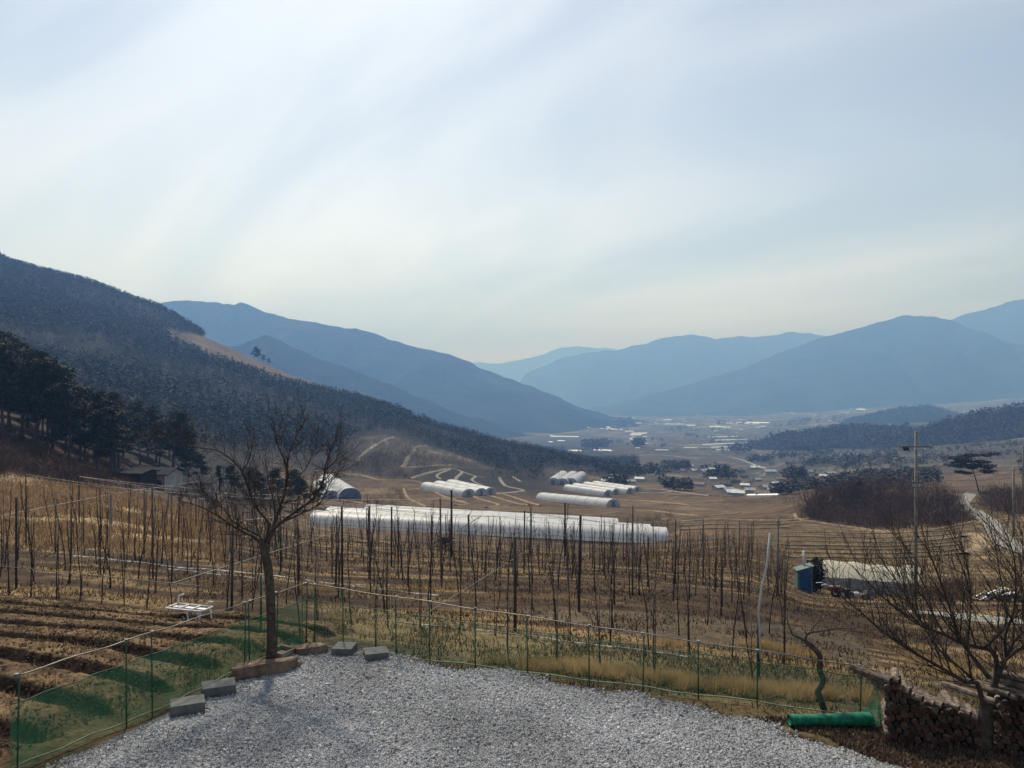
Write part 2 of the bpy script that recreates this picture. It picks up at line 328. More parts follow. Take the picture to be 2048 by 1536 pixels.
# ------------------------------------------------------------------ terrain: one height function for the whole valley
# columns of (depth in metres, pixel row of the ground there); world heights follow from real distances
COLS = {
 -900: [(4, 2700), (9.3, 1530), (14, 1270), (22, 1130), (40, 1030), (60, 960), (90, 880), (130, 800), (200, 730), (300, 660), (450, 580), (650, 470), (900, 400), (1300, 480), (2500, 700), (4500, 800), (14000, 790)],
 0:    [(4, 2560), (9.3, 1531), (13, 1316), (20, 1203), (38, 1098), (60, 1012), (75, 966), (90, 925), (105, 882), (140, 832), (200, 780), (300, 730), (450, 660), (650, 575), (900, 512), (1300, 600), (2500, 760), (4500, 810), (14000, 790)],
 200:  [(4, 2560), (10.2, 1470), (13.5, 1300), (20, 1208), (38, 1102), (60, 1028), (80, 985), (105, 955), (125, 930), (150, 895), (200, 850), (300, 790), (450, 720), (650, 635), (880, 570), (1300, 650), (2500, 780), (4500, 812), (14000, 790)],
 330:  [(4, 2560), (11.5, 1400), (14, 1292), (20, 1215), (38, 1112), (60, 1050), (80, 1012), (110, 990), (130, 984), (150, 950), (180, 915), (250, 870), (400, 790), (600, 705), (850, 620), (1300, 700), (2500, 800), (4500, 815), (14000, 790)],
 520:  [(4, 2560), (12.6, 1332), (16, 1252), (24, 1185), (45, 1105), (75, 1058), (110, 1030), (140, 1018), (180, 1000), (230, 955), (300, 905), (400, 850), (550, 780), (760, 722), (1100, 800), (2500, 830), (4500, 822), (14000, 790)],
 620:  [(4, 2560), (13.1, 1312), (16, 1265), (26, 1185), (50, 1115), (85, 1072), (120, 1057), (136, 1054), (142, 1050), (168, 1008), (200, 1003), (226, 999), (262, 966), (300, 938), (380, 890), (500, 830), (730, 760), (1100, 840), (2500, 850), (4500, 830), (14000, 790)],
 800:  [(4, 2560), (12.7, 1330), (15.5, 1275), (26, 1190), (50, 1122), (85, 1084), (115, 1073), (136, 1064), (144, 1060), (170, 1018), (200, 1012), (240, 998), (290, 955), (340, 925), (420, 885), (540, 840), (660, 820), (1000, 880), (1600, 890), (2500, 862), (4500, 833), (14000, 790)],
 1000: [(4, 2560), (12.2, 1352), (15, 1290), (26, 1193), (50, 1130), (85, 1098), (115, 1086), (134, 1077), (142, 1071), (170, 1026), (200, 1020), (240, 1002), (285, 988), (340, 960), (450, 925), (580, 884), (900, 925), (1500, 905), (2500, 868), (4500, 835), (14000, 790)],
 1250: [(4, 2560), (11.7, 1377), (14.5, 1305), (26, 1200), (50, 1140), (85, 1108), (115, 1096), (134, 1091), (142, 1086), (170, 1036), (190, 1030), (230, 1013), (290, 998), (380, 971), (500, 952), (620, 945), (1000, 912), (1700, 885), (2500, 862), (4500, 832), (14000, 790)],
 1500: [(4, 2560), (11.2, 1403), (14, 1335), (26, 1215), (45, 1165), (70, 1122), (100, 1090), (140, 1070), (170, 1040), (190, 1026), (260, 1003), (400, 977), (600, 955), (1000, 920), (1700, 885), (2500, 858), (4500, 828), (14000, 790)],
 1620: [(4, 2560), (10.9, 1420), (14, 1345), (25, 1240), (45, 1203), (60, 1190), (85, 1125), (110, 1090), (140, 1062), (160, 1046), (178, 1000), (200, 992), (260, 998), (400, 968), (600, 948), (1000, 910), (1700, 882), (2500, 850), (4500, 822), (14000, 785)],
 1750: [(4, 2560), (10.5, 1446), (14, 1362), (25, 1262), (45, 1212), (62, 1192), (85, 1130), (110, 1095), (140, 1066), (160, 1055), (178, 1003), (196, 976), (260, 985), (450, 948), (700, 922), (1000, 897), (1700, 880), (2500, 835), (4500, 815), (14000, 780)],
 1950: [(4, 2560), (9.8, 1490), (14, 1382), (25, 1282), (45, 1217), (65, 1182), (90, 1127), (115, 1088), (135, 1058), (165, 1016), (200, 986), (215, 980), (300, 967), (450, 937), (700, 907), (1000, 880), (1300, 862), (2000, 850), (2500, 826), (4500, 800), (14000, 770)],
 2150: [(4, 2560), (9.2, 1540), (14, 1390), (25, 1290), (45, 1215), (65, 1175), (90, 1115), (115, 1075), (135, 1045), (165, 1005), (200, 975), (300, 950), (450, 920), (700, 885), (1000, 860), (1300, 840), (2500, 815), (4500, 790), (14000, 760)],
 2950: [(4, 2560), (9.2, 1540), (14, 1390), (25, 1285), (45, 1200), (65, 1150), (90, 1080), (135, 1010), (200, 940), (300, 900), (450, 870), (700, 830), (1000, 800), (2500, 760), (4500, 740), (14000, 720)],
}
YMIN, YMAX, NY = 4.0, 14000.0, 640
UMIN, UMAX, NU = -1.5, 1.5, 620
_ly = np.linspace(math.log(YMIN), math.log(YMAX), NY); _Y = np.exp(_ly)
_u = np.linspace(UMIN, UMAX, NU)
_ck = sorted(COLS); _cu = np.array([(k - 1024) / F for k in _ck])
_cz = np.array([np.interp(_Y, [a for a, b in COLS[k]], [CAMZ - (b - 768) / F * a for a, b in COLS[k]]) for k in _ck])
def _smooth(a, n, ax):
    for _ in range(n):
        p = np.concatenate([np.take(a, [0], ax), a, np.take(a, [-1], ax)], ax)
        s = a.shape[ax]
        a = (np.take(p, range(0, s), ax) + 2 * np.take(p, range(1, s + 1), ax) + np.take(p, range(2, s + 2), ax)) / 4
    return a
_wt = np.clip((_u[:, None] - _cu[None, :-1]) / (_cu[1:] - _cu[:-1])[None, :], 0, 1)
TAB = np.empty((NU, NY))
for k in range(NU):
    j = int(np.clip(np.searchsorted(_cu, _u[k]) - 1, 0, len(_cu) - 2))
    t = min(max((_u[k] - _cu[j]) / (_cu[j + 1] - _cu[j]), 0), 1)
    TAB[k] = _cz[j] * (1 - t) + _cz[j + 1] * t
TAB = _smooth(_smooth(TAB, 10, 0), 6, 1)
def Zg(X, Y):
    X = np.asarray(X, float); Y = np.asarray(Y, float)
    Yc = np.clip(Y, YMIN, YMAX - 1)
    fu = np.clip((X / Yc - UMIN) / (UMAX - UMIN) * (NU - 1), 0, NU - 1.001)
    fy = np.clip((np.log(Yc) - _ly[0]) / (_ly[-1] - _ly[0]) * (NY - 1), 0, NY - 1.001)
    i = fu.astype(int); j = fy.astype(int); a = fu - i; b = fy - j
    z = (TAB[i, j] * (1 - a) + TAB[i + 1, j] * a) * (1 - b) + (TAB[i, j + 1] * (1 - a) + TAB[i + 1, j + 1] * a) * b
    near = sstep(13, 30, Yc)
    z = z + near * 0.22 * (fbm(X * 0.16, Yc * 0.16, 3) - 0.5) + 0.05 * (fbm(X * 0.9, Yc * 0.9, 5) - 0.5)
    hill = sstep(220, 480, Yc) * sstep(0.25, -0.05, X / Yc) * sstep(2400, 1200, Yc)
    z = z + hill * 16 * (fbm(X * 0.011 + 3, Yc * 0.006, 9) - 0.5)
    far = sstep(300, 900, Yc) * (1 - hill)
    z = z + far * 0.006 * Yc * (fbm(X * 0.006, Yc * 0.003, 21) - 0.5)
    return z
def zg(x, y): return float(Zg(x, y))
def GP(px, py, ymin=9.0, ymax=5000.0):
    """first point where the line of sight through (px,py) meets the ground"""
    u = (px - 1024) / F; w = (py - 768) / F
    Y = np.exp(np.linspace(math.log(ymin), math.log(ymax), 420))
    g = (CAMZ - Zg(u * Y, Y)) - w * Y            # ground below the sight line: > 0
    s = np.where((g[:-1] > 0) & (g[1:] <= 0))[0]
    if len(s): k = s[0]; t = g[k] / (g[k] - g[k + 1]); y = Y[k] + t * (Y[k + 1] - Y[k])
    else: y = Y[int(np.argmin(np.abs(g) / Y))]
    return Vector((u * y, y, zg(u * y, y)))
def GPV(px, py, ymin=9.0, ymax=5000.0):
    px = np.asarray(px, float); py = np.asarray(py, float)
    u = ((px - 1024) / F)[:, None]; w = ((py - 768) / F)[:, None]
    Y = np.exp(np.linspace(math.log(ymin), math.log(ymax), 260))[None, :]
    g = (CAMZ - Zg(u * Y, Y + 0 * u)) - w * Y
    hit = (g[:, :-1] > 0) & (g[:, 1:] <= 0)
    k = np.where(hit.any(1), hit.argmax(1), np.abs(g[:, :-1] / Y[:, :-1]).argmin(1)); r_ = np.arange(len(px))
    d = g[r_, k] - g[r_, k + 1]; t = np.clip(np.where(np.abs(d) > 1e-9, g[r_, k] / np.where(d == 0, 1, d), 0), 0, 1)
    y = Y[0, k] + t * (Y[0, k + 1] - Y[0, k]); x = u[:, 0] * y
    return np.stack([x, y, Zg(x, y)], -1)
def on(x, y, dz=0.0): return Vector((x, y, zg(x, y) + dz))
# ------------------------------------------------------------------ the gravel yard
def flat(px, py, z=0.0):
    Y = (CAMZ - z) * F / (py - 768); return Vector(((px - 1024) / F * Y, Y, z))
YARD_PX = [(60, 1560), (180, 1500), (345, 1424), (470, 1362), (540, 1330), (600, 1306), (690, 1302), (800, 1312), (870, 1334), (1000, 1352), (1170, 1380), (1400, 1416), (1520, 1455), (1650, 1490), (1760, 1530), (1830, 1560)]
yard_poly = [tuple(flat(a, b).xy) for a, b in YARD_PX]
yard_poly = yard_poly + [(7.5, 3.0), (7.5, -12.0), (-9.0, -12.0), (-9.0, 3.0)]
def in_yard(x, y): return in_poly(np.asarray(x, float), np.asarray(y, float), yard_poly)

# ------------------------------------------------------------------ land cover of the one ground sheet
def lerp(c, d, t): t = np.asarray(t, float)[..., None]; return c * (1 - t) + np.asarray(d, float) * t
AX = Vector((0.935, -0.355, 0)); BX = Vector((0.355, 0.935, 0))       # orchard rows run along AX, stand behind each other along BX
def cells(x, y, s):
    """nearest jittered cell id (0..1)"""
    i = np.floor(x).astype(np.int64); j = np.floor(y).astype(np.int64)
    best = np.full(np.shape(x), 1e9); val = np.zeros(np.shape(x)); sec = np.full(np.shape(x), 1e9)
    for a in (-1, 0, 1):
        for b in (-1, 0, 1):
            cx = i + a + 0.15 + 0.7 * _hash(i + a, j + b, s); cy = j + b + 0.15 + 0.7 * _hash(i + a, j + b, s + 5)
            d = np.maximum(np.abs(x - cx), np.abs(y - cy)); h = _hash(i + a, j + b, s + 9)
            m = d < best; sec = np.where(m, best, np.minimum(sec, d)); val = np.where(m, h, val); best = np.where(m, d, best)
    return val, sec - best
def land(X, Y, Z):
    u = X / Y; px = 1024 + F * u; py = 768 + F * (CAMZ - Z) / Y
    s = X * AX.x + Y * AX.y; t = X * BX.x + Y * BX.y
    n1 = fbm(s * 0.25, t * 0.9, 31); n2 = fbm(X * 0.06, Y * 0.06, 33); n3 = fbm(s * 0.12, t * 0.35, 37)
    soil = np.array((0.088, 0.055, 0.034)); straw = np.array((0.34, 0.235, 0.115))
    c = np.broadcast_to(soil, X.shape + (3,)).copy()
    c = lerp(c, straw * 1.25, sstep(0.44, 0.62, n1) * 0.85)
    c = lerp(c, (0.062, 0.036, 0.024), sstep(0.5, 0.68, n3) * 0.75)                 # damp reddish earth
    # near the fence: greyer turf with some green
    c = lerp(c, (0.15, 0.135, 0.07), sstep(17, 13.5, Y) * 0.55)
    # bare grey-brown vegetable bed behind the right fence
    bed = in_poly(px, py, [(1010, 1215), (1330, 1225), (1700, 1265), (1760, 1330), (1480, 1305), (1180, 1262)]) & (Y < 40)
    c = lerp(c, (0.16, 0.125, 0.088), bed * 0.8)
    # left hillside of tall dry grass
    tan = sstep(-0.36, -0.42, u + 0.06 * (n2 - 0.5)) * sstep(34, 44, Y) * sstep(92, 82, Y)
    c = lerp(c, lerp(np.broadcast_to(np.array((0.42, 0.29, 0.16)), c.shape), (0.66, 0.48, 0.27), sstep(0.3, 0.7, n1)), tan)
    bank = sstep(-0.28, -0.36, u) * sstep(80, 90, Y) * sstep(170, 130, Y)
    c = lerp(c, lerp(np.broadcast_to(np.array((0.10, 0.062, 0.045)), c.shape), (0.20, 0.125, 0.09), sstep(0.4, 0.7, n2)), bank)
    # dry fields beyond the orchard
    mid = sstep(100, 112, Y) * (1 - bank)
    v, e = cells(s / 26.0, t / 20.0, 41)
    fc = np.array((0.15, 0.095, 0.056)) * (0.55 + 0.85 * v)[..., None]
    fc = lerp(fc, (0.33, 0.24, 0.14), sstep(0.07, 0.02, e) * 0.8)
    fc = lerp(fc, (0.30, 0.21, 0.115), sstep(0.5, 0.7, n1) * 0.45)
    c = lerp(c, fc, mid)
    rgt = sstep(0.30, 0.36, u) * sstep(64, 76, Y) * sstep(175, 158, Y)
    c = lerp(c, lerp(np.broadcast_to(np.array((0.16, 0.11, 0.062)), c.shape), (0.36, 0.26, 0.14), sstep(0.42, 0.66, n1)), rgt)
    # grey terraces under the wood, and the cut slope
    for poly, cc, y0, y1 in (
        ([(815, 955), (905, 935), (1000, 950), (1075, 960), (1110, 985), (1000, 982), (900, 962)], (0.105, 0.098, 0.086), 240, 480),
        ([(640, 945), (690, 880), (790, 865), (900, 905), (1000, 940), (905, 936), (800, 962), (700, 945)], (0.085, 0.07, 0.058), 260, 560)):
        c = lerp(c, cc, (in_poly(px, py, poly) & (Y > y0) & (Y < y1)) * 0.85)
    # forest floor of the near mountain
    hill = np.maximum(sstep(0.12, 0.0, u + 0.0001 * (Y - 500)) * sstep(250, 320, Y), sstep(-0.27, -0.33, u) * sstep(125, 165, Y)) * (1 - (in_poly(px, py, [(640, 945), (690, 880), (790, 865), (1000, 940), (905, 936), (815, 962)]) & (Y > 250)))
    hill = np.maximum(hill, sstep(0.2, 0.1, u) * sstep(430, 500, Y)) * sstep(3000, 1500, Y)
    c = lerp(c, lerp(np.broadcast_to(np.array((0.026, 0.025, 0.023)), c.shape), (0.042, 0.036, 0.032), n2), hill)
    glade = in_poly(px, py + 10 * (n2 - 0.5), GLADE) & (Y > 380) & (Y < 900)
    c = lerp(c, np.array((0.10, 0.072, 0.052)) + (n2[..., None] * 0.22) * np.array((1, 0.72, 0.5)), glade * 0.85)
    # the wide valley: patchwork of stubble, fallow and winter green
    val = sstep(330, 520, Y) * (1 - hill)
    v1, e1 = cells(X / 46.0 + Y * 0.004, Y / 75.0, 51); v2, _ = cells(X / 160.0, Y / 420.0, 57)
    k = (v1 * 5).astype(int) % 5
    pal = np.array(((0.30, 0.23, 0.16), (0.13, 0.105, 0.08), (0.085, 0.09, 0.062), (0.46, 0.39, 0.28), (0.20, 0.155, 0.115)))
    vc = pal[k] * (0.42 + 0.4 * v2)[..., None]
    vc = lerp(vc, (0.10, 0.09, 0.07), sstep(0.52, 0.66, fbm(X * 0.004, Y * 0.002, 61)) * 0.85)
    vc = lerp(vc, (0.42, 0.37, 0.30), sstep(0.05, 0.015, e1) * 0.7)
    c = lerp(c, vc, val)
    return np.clip(c * 0.40, 0.01, 0.9)
GLADE = [(325, 660), (400, 672), (470, 684), (560, 722), (640, 758), (730, 785), (710, 800), (610, 778), (540, 762), (455, 728), (390, 704), (340, 680)]

U2, Y2 = np.meshgrid(np.linspace(-1.45, 1.45, 760), np.exp(np.linspace(math.log(4.2), math.log(13500), 860)), indexing='ij')
X2 = U2 * Y2
Z2 = Zg(X2, Y2)
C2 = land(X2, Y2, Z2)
inside = in_yard(X2, Y2)
Z2 = np.where(inside, np.minimum(Z2, 0) - 0.22, Z2)
nu, ny = X2.shape
idx = np.arange(nu * ny).reshape(nu, ny)
quads = np.stack([idx[:-1, :-1], idx[1:, :-1], idx[1:, 1:], idx[:-1, 1:]], -1).reshape(-1, 4)
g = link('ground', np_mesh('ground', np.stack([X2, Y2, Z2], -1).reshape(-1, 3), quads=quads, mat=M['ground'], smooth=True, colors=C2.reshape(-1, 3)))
tag(g, kind='structure')
del X2, Y2, Z2, C2, U2

# gravel bed: a low slab with a ragged edge
mb = MB()
ring = []
n = len(yard_poly)
for k in range(n):
    a = Vector((*yard_poly[k], 0)); b = Vector((*yard_poly[(k + 1) % n], 0)); m = max(1, int((b - a).length / 0.25))
    for q in range(m):
        p = a.lerp(b, q / m); j = 0.06
        ring.append((p.x + R.uniform(-j, j), p.y + R.uniform(-j, j)))
vs = [(x, y, 0.0) for x, y in ring] + [(x * 1.0, y, -0.3) for x, y in ring]
m = len(ring)
mb.add(vs, [tuple(range(m))] + [(k, m + k, m + (k + 1) % m, (k + 1) % m) for k in range(m)])
tag(mb.build('gravel_yard', M['gravel_bed']), kind='structure')

def gravel(name, pts, smin, smax, mat, seed):
    me = bpy.data.meshes.new(name); me.from_pydata([tuple(p) for p in pts], [], [])
    o = link(name, me)
    ng = bpy.data.node_groups.new(name + '_nodes', 'GeometryNodeTree')
    ng.interface.new_socket('Geometry', in_out='INPUT', socket_type='NodeSocketGeometry')
    ng.interface.new_socket('Geometry', in_out='OUTPUT', socket_type='NodeSocketGeometry')
    N = ng.nodes.new; L = ng.links.new
    gi = N('NodeGroupInput'); go = N('NodeGroupOutput')
    ico = N('GeometryNodeMeshIcoSphere'); ico.inputs['Radius'].default_value = 1.0; ico.inputs['Subdivisions'].default_value = 1
    ip = N('GeometryNodeInstanceOnPoints')
    rv = N('FunctionNodeRandomValue'); rv.data_type = 'FLOAT_VECTOR'; rv.inputs['Min'].default_value = (0, 0, 0); rv.inputs['Max'].default_value = (6.28, 6.28, 6.28)
    rs = N('FunctionNodeRandomValue'); rs.data_type = 'FLOAT_VECTOR'; rs.inputs['Min'].default_value = (smin, smin, smin * 0.7); rs.inputs['Max'].default_value = (smax, smax * 0.8, smax * 0.6)
    rs.inputs['Seed'].default_value = seed
    sm = N('GeometryNodeSetMaterial'); sm.inputs['Material'].default_value = mat
    L(ico.outputs['Mesh'], sm.inputs['Geometry'])
    L(gi.outputs[0], ip.inputs['Points']); L(sm.outputs[0], ip.inputs['Instance'])
    L(rv.outputs['Value'], ip.inputs['Rotation']); L(rs.outputs['Value'], ip.inputs['Scale'])
    L(ip.outputs[0], go.inputs[0])
    md = o.modifiers.new('stones', 'NODES'); md.node_group = ng
    return o
xs = NR.uniform(-7.2, 6.2, 400000); ys = NR.uniform(8.6, 13.8, 400000)
wob = 0.16 * (vnoise(xs * 2.2, ys * 2.2, 71) - 0.5) * 2 + NR.normal(size=len(xs)) * 0.05
keep = in_yard(xs + wob, ys + wob) & (np.abs(xs / ys) < 0.72)
xs, ys = xs[keep], ys[keep]
sel = slice(0, 190000)
pts = np.stack([xs[sel], ys[sel], 0.004 + 0.012 * NR.random(len(xs[sel]))], -1)
# a few that rolled out over the edge
go_ = gravel('gravel', pts, 0.007, 0.024, M['stone'], 3)
big = gravel('gravel', np.stack([xs[200000:202600], ys[200000:202600], 0.012 + 0 * xs[200000:202600]], -1) if len(xs) > 202600 else pts[:2600] + np.array((0.013, 0.007, 0.01)), 0.020, 0.042, M['stone'], 5)
tag(big, 'coarser grey stones mixed into the gravel of the yard', 'gravel', kind='stuff')
tag(go_, 'pale grey crushed stone gravel covering the yard', 'gravel', kind='stuff')

# ------------------------------------------------------------------ far mountains
def mountain(name, sil, Yr, W, foot, seed, rough=1.0, mat='mountain', nx=260, nt=70):
    sx = np.array([a for a, b in sil], float); sy = np.array([b for a, b in sil], float)
    px = np.linspace(sx[0], sx[-1], nx)
    zr = CAMZ - (np.interp(px, sx, sy) - 768) / F * Yr
    X = (px - 1024) / F * Yr
    zr = zr + rough * Yr * 0.0022 * (fbm(X / (Yr * 0.014), X * 0, seed, 4) - 0.5) * 2
    zb = CAMZ - (foot - 768) / F * (Yr - W) - 0.016 * Yr
    T = np.linspace(-1, 1, nt)
    xx = np.repeat(X[:, None], nt, 1); tt = np.repeat(T[None], nx, 0)
    yy = Yr + tt * W
    H = np.maximum(zr - zb, 5)[:, None]
    prof = (1 - np.abs(tt)) ** 1.15
    lam = W * 0.30
    warp = (fbm(xx / lam * 0.5, yy / lam * 0.5, seed + 3) - 0.5) * 1.2
    sp = 1 - np.abs(2 * fbm(xx / lam + warp, yy / (lam * 3.2) + warp, seed + 7, 3) - 1) * 1.6
    sp = sp - 0.5
    z = zb + H * (prof + 0.42 * sp * np.sin(np.pi * np.clip(np.abs(tt), 0, 1)) * prof ** 0.3) + rough * 5 * (fbm(xx / 30, yy / 30, seed + 13, 3) - 0.5) * (np.abs(tt) > 0.01)
    i = np.arange(nx * nt).reshape(nx, nt)
    q = np.stack([i[:-1, :-1], i[1:, :-1], i[1:, 1:], i[:-1, 1:]], -1).reshape(-1, 4)
    o = link(name, np_mesh(name, np.stack([xx, yy, z], -1).reshape(-1, 3), quads=q, mat=M[mat], smooth=True))
    return tag(o, kind='structure')
mountain('mountain', [(40, 760), (150, 690), (300, 607), (335, 600), (365, 597), (400, 601), (440, 601), (470, 605), (484, 601), (520, 616), (560, 628), (620, 640), (700, 655), (745, 662), (800, 685), (870, 702), (900, 706), (945, 724), (960, 735), (1000, 750), (1060, 770), (1120, 796), (1170, 818), (1230, 835), (1290, 842)], 3300, 900, 850, 101)
mountain('mountain', [(300, 740), (420, 700), (490, 682), (530, 668), (570, 685), (640, 715), (720, 745), (800, 778), (900, 820), (980, 845), (1060, 872), (1110, 886), (1180, 905)], 2300, 420, 900, 102)
mountain('mountain', [(700, 760), (850, 740), (955, 723), (1005, 725), (1040, 718), (1078, 708), (1140, 689), (1180, 692), (1212, 694), (1240, 700), (1330, 715), (1450, 730)], 10500, 1500, 800, 103)
mountain('mountain', [(1020, 790), (1050, 748), (1100, 724), (1130, 712), (1165, 706), (1230, 698), (1290, 686), (1320, 676), (1352, 672), (1395, 667), (1432, 677), (1460, 671), (1500, 672), (1560, 664), (1582, 660), (1640, 668), (1700, 680), (1800, 700), (1950, 740)], 7200, 1500, 812, 104)
mountain('mountain', [(1150, 838), (1190, 815), (1260, 800), (1340, 778), (1400, 760), (1480, 738), (1550, 710), (1600, 690), (1640, 675), (1680, 662), (1720, 652), (1760, 640), (1808, 627), (1840, 632), (1862, 630), (1895, 636), (1945, 658), (2000, 676), (2048, 690), (2150, 720), (2300, 765), (2400, 790)], 5200, 1300, 822, 105)
mountain('mountain', [(1700, 740), (1800, 672), (1880, 645), (1903, 634), (1945, 622), (1960, 618), (2000, 606), (2048, 597), (2120, 580), (2220, 575), (2350, 600), (2500, 650)], 6400, 1400, 800, 106)
# wooded hills of the middle distance
mountain('hill', [(1545, 905), (1556, 884), (1575, 871), (1620, 866), (1690, 858), (1740, 855), (1800, 860), (1850, 868), (1900, 885), (1960, 905)], 1250, 190, 912, 107, 2.0, nx=140, nt=40)
mountain('hill', [(1780, 905), (1860, 872), (1920, 852), (1960, 840), (2000, 832), (2048, 820), (2110, 800), (2200, 780), (2320, 790)], 1000, 230, 925, 108, 2.0, nx=140, nt=40)
mountain('hill', [(1700, 850), (1740, 836), (1790, 822), (1850, 815), (1900, 828), (1960, 842)], 2300, 300, 850, 109, 1.5, nx=100, nt=30)

# ------------------------------------------------------------------ haze: one closed box of pale air
def haze_box():
    mb = MB(); mb.box((0, 6000, 205), (42000, 16800, 1250))
    m = bpy.data.materials.new('haze_air'); m.use_nodes = True; nt = m.node_tree
    nt.nodes.remove(nt.nodes['Principled BSDF'])
    v = nt.nodes.new('ShaderNodeVolumePrincipled')
    v.inputs['Color'].default_value = (0.21, 0.44, 1.0, 1); v.inputs['Absorption Color'].default_value = (0.55, 0.55, 0.55, 1); v.inputs['Density'].default_value = 0.00033
    v.inputs['Anisotropy'].default_value = 0.25
    nt.links.new(v.outputs[0], nt.nodes['Material Output'].inputs['Volume'])
    o = mb.build('haze', m); tag(o, 'thin blue spring haze filling the valley', 'haze', kind='stuff')
haze_box()
# ------------------------------------------------------------------ the furrowed vegetable field behind the left fence
FC0 = flat(612, 1282)                        # fence corner
FL = flat(20, 1548); FRt = flat(1740, 1442)  # ends of the two fence runs
fdir = (FL - FC0).normalized()
def ribbon_profile(t):                        # ridges about a metre apart
    ph = np.abs((t % 1.0) - 0.5) * 2; return sstep(0.92, 0.45, ph)
def field_sheet():
    n_s, n_t = 300, 290
    S = np.linspace(-22.0, -6.5, n_s); T = np.linspace(3.6, 14.6, n_t)
    s, t = np.meshgrid(S, T, indexing='ij')
    x = s * AX.x + t * BX.x; y = s * AX.y + t * BX.y
    # stay on the far side of the fence line and taper out
    nrm = Vector((-fdir.y, fdir.x, 0))
    if nrm.dot(Vector((-10, 14, 0)) - FC0) < 0: nrm = -nrm
    dist = (x - FC0.x) * nrm.x + (y - FC0.y) * nrm.y
    fade = sstep(0.15, 0.9, dist) * sstep(14.5, 13.7, t) * sstep(-7.4, -9.2, s)
    wig = 0.10 * (fbm(s * 0.25, t * 0.1, 77) - 0.5)
    prof = ribbon_profile(t + wig)
    z = Zg(x, y) + 0.012 + fade * (0.19 * prof + 0.04 * (fbm(s * 1.5, t * 1.5, 79) - 0.5) + 0.07 * (fbm(s * 9, t * 9, 80) - 0.5)) - (1 - fade) * 0.10
    n = fbm(s * 1.3, t * 2.2, 81)
    c = np.broadcast_to(np.array((0.026, 0.015, 0.010)), x.shape + (3,)).copy()  # dark soil, with the shade of the ridge sides painted in
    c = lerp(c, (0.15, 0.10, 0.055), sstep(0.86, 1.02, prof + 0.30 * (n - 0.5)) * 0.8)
    keep = (dist > -0.1)
    i = np.arange(n_s * n_t).reshape(n_s, n_t)
    q = np.stack([i[:-1, :-1], i[1:, :-1], i[1:, 1:], i[:-1, 1:]], -1).reshape(-1, 4)
    kk = keep.ravel()[q].all(1)
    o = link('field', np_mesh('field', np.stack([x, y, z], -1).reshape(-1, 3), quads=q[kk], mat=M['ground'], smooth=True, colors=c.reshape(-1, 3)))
    tag(o, kind='structure')
    def hz(px_, py_):
        s_ = px_ * AX.x + py_ * AX.y; t_ = px_ * BX.x + py_ * BX.y
        d_ = (px_ - FC0.x) * nrm.x + (py_ - FC0.y) * nrm.y
        f_ = sstep(0.15, 0.9, d_) * sstep(14.5, 13.7, t_) * sstep(-7.4, -9.2, s_)
        return f_ * 0.19 * ribbon_profile(t_ + 0.10 * (fbm(s_ * 0.25, t_ * 0.1, 77) - 0.5)), f_
    return hz
ridge_h = field_sheet()

# ------------------------------------------------------------------ grass blades: joined, too many to count
def blades(name, X, Y, Z, h, w, colr, mat, lean=0.5, label=None, cat='grass'):
    n = len(X)
    a = NR.uniform(0, 2 * np.pi, n); l = NR.random(n) * lean
    hh = h * NR.uniform(0.5, 1.25, n); a2 = NR.uniform(0, 2 * np.pi, n)
    base = np.stack([X, Y, Z - 0.01], -1)
    side = np.stack([np.cos(a), np.sin(a), 0 * a], -1) * (np.broadcast_to(w, (n,))[:, None] / 2)
    tip = base + np.stack([np.cos(a2) * l * hh, np.sin(a2) * l * hh, hh * np.sqrt(np.clip(1 - l * l, 0.05, 1))], -1)
    v = np.stack([base - side * np.ones((n, 1)), base + side, tip], 1).reshape(-1, 3)
    c = np.repeat(colr, 3, 0) if colr is not None else None
    o = link(name, np_mesh(name, v, tris=np.arange(3 * n).reshape(-1, 3), mat=mat, colors=c))
    return tag(o, label, cat, kind='stuff')
def scatter_screen(n, pxr, Yr, dens=None):
    """random ground spots, even per metre in log depth"""
    px = NR.uniform(*pxr, n); Y = np.exp(NR.uniform(math.log(Yr[0]), math.log(Yr[1]), n)); X = (px - 1024) / F * Y
    return X, Y
X, Y = scatter_screen(230000, (-60, 2150), (10.8, 90))
Z = Zg(X, Y); s_ = X * AX.x + Y * AX.y; t_ = X * BX.x + Y * BX.y
rh, rf = ridge_h(X, Y)
nn = fbm(s_ * 0.25, t_ * 0.9, 31)
k = (~in_yard(X, Y)) & (NR.random(len(X)) < (0.05 + 0.75 * sstep(0.46, 0.66, nn)) * (0.25 + 0.75 * sstep(0.4, 0.6, fbm(X * 1.1, Y * 1.1, 35)))) & ~((rf > 0.5) & (rh < 0.09) & (NR.random(len(X)) < 0.8))
X, Y, Z, rh, rf, nn = X[k], Y[k], Z[k], rh[k], rf[k], nn[k]
tone = NR.random(len(X))[:, None]
cg = (1 - tone) * np.array((0.05, 0.033, 0.021)) + tone * np.array((0.24, 0.165, 0.085))
grn = (Y < 16) & (NR.random(len(X)) < 0.25); cg[grn] = np.array((0.05, 0.058, 0.024)) * NR.uniform(0.6, 1.3, (int(grn.sum()), 1))
blades('dry_grass', X, Y, Z + np.where(rf > 0.1, rh, 0), 0.075 + 0.0016 * Y, 0.012 + 0.0011 * Y, cg, M['grass_dry'], 0.97, 'short dry winter grass between the orchard rows')
X = NR.uniform(-7, 6.5, 60000); Y = NR.uniform(8.8, 14, 60000)
dn = np.hypot(X, Y - 8.0); ex, ey = X / dn * 0.28, (Y - 8.0) / dn * 0.28
k = in_yard(X, Y) & ~in_yard(X + ex * NR.random(len(X)) * 1.3, Y + ey * NR.random(len(X)) * 1.3) & (NR.random(len(X)) < sstep(0.42, 0.62, fbm(X * 1.8, Y * 1.8, 46)))
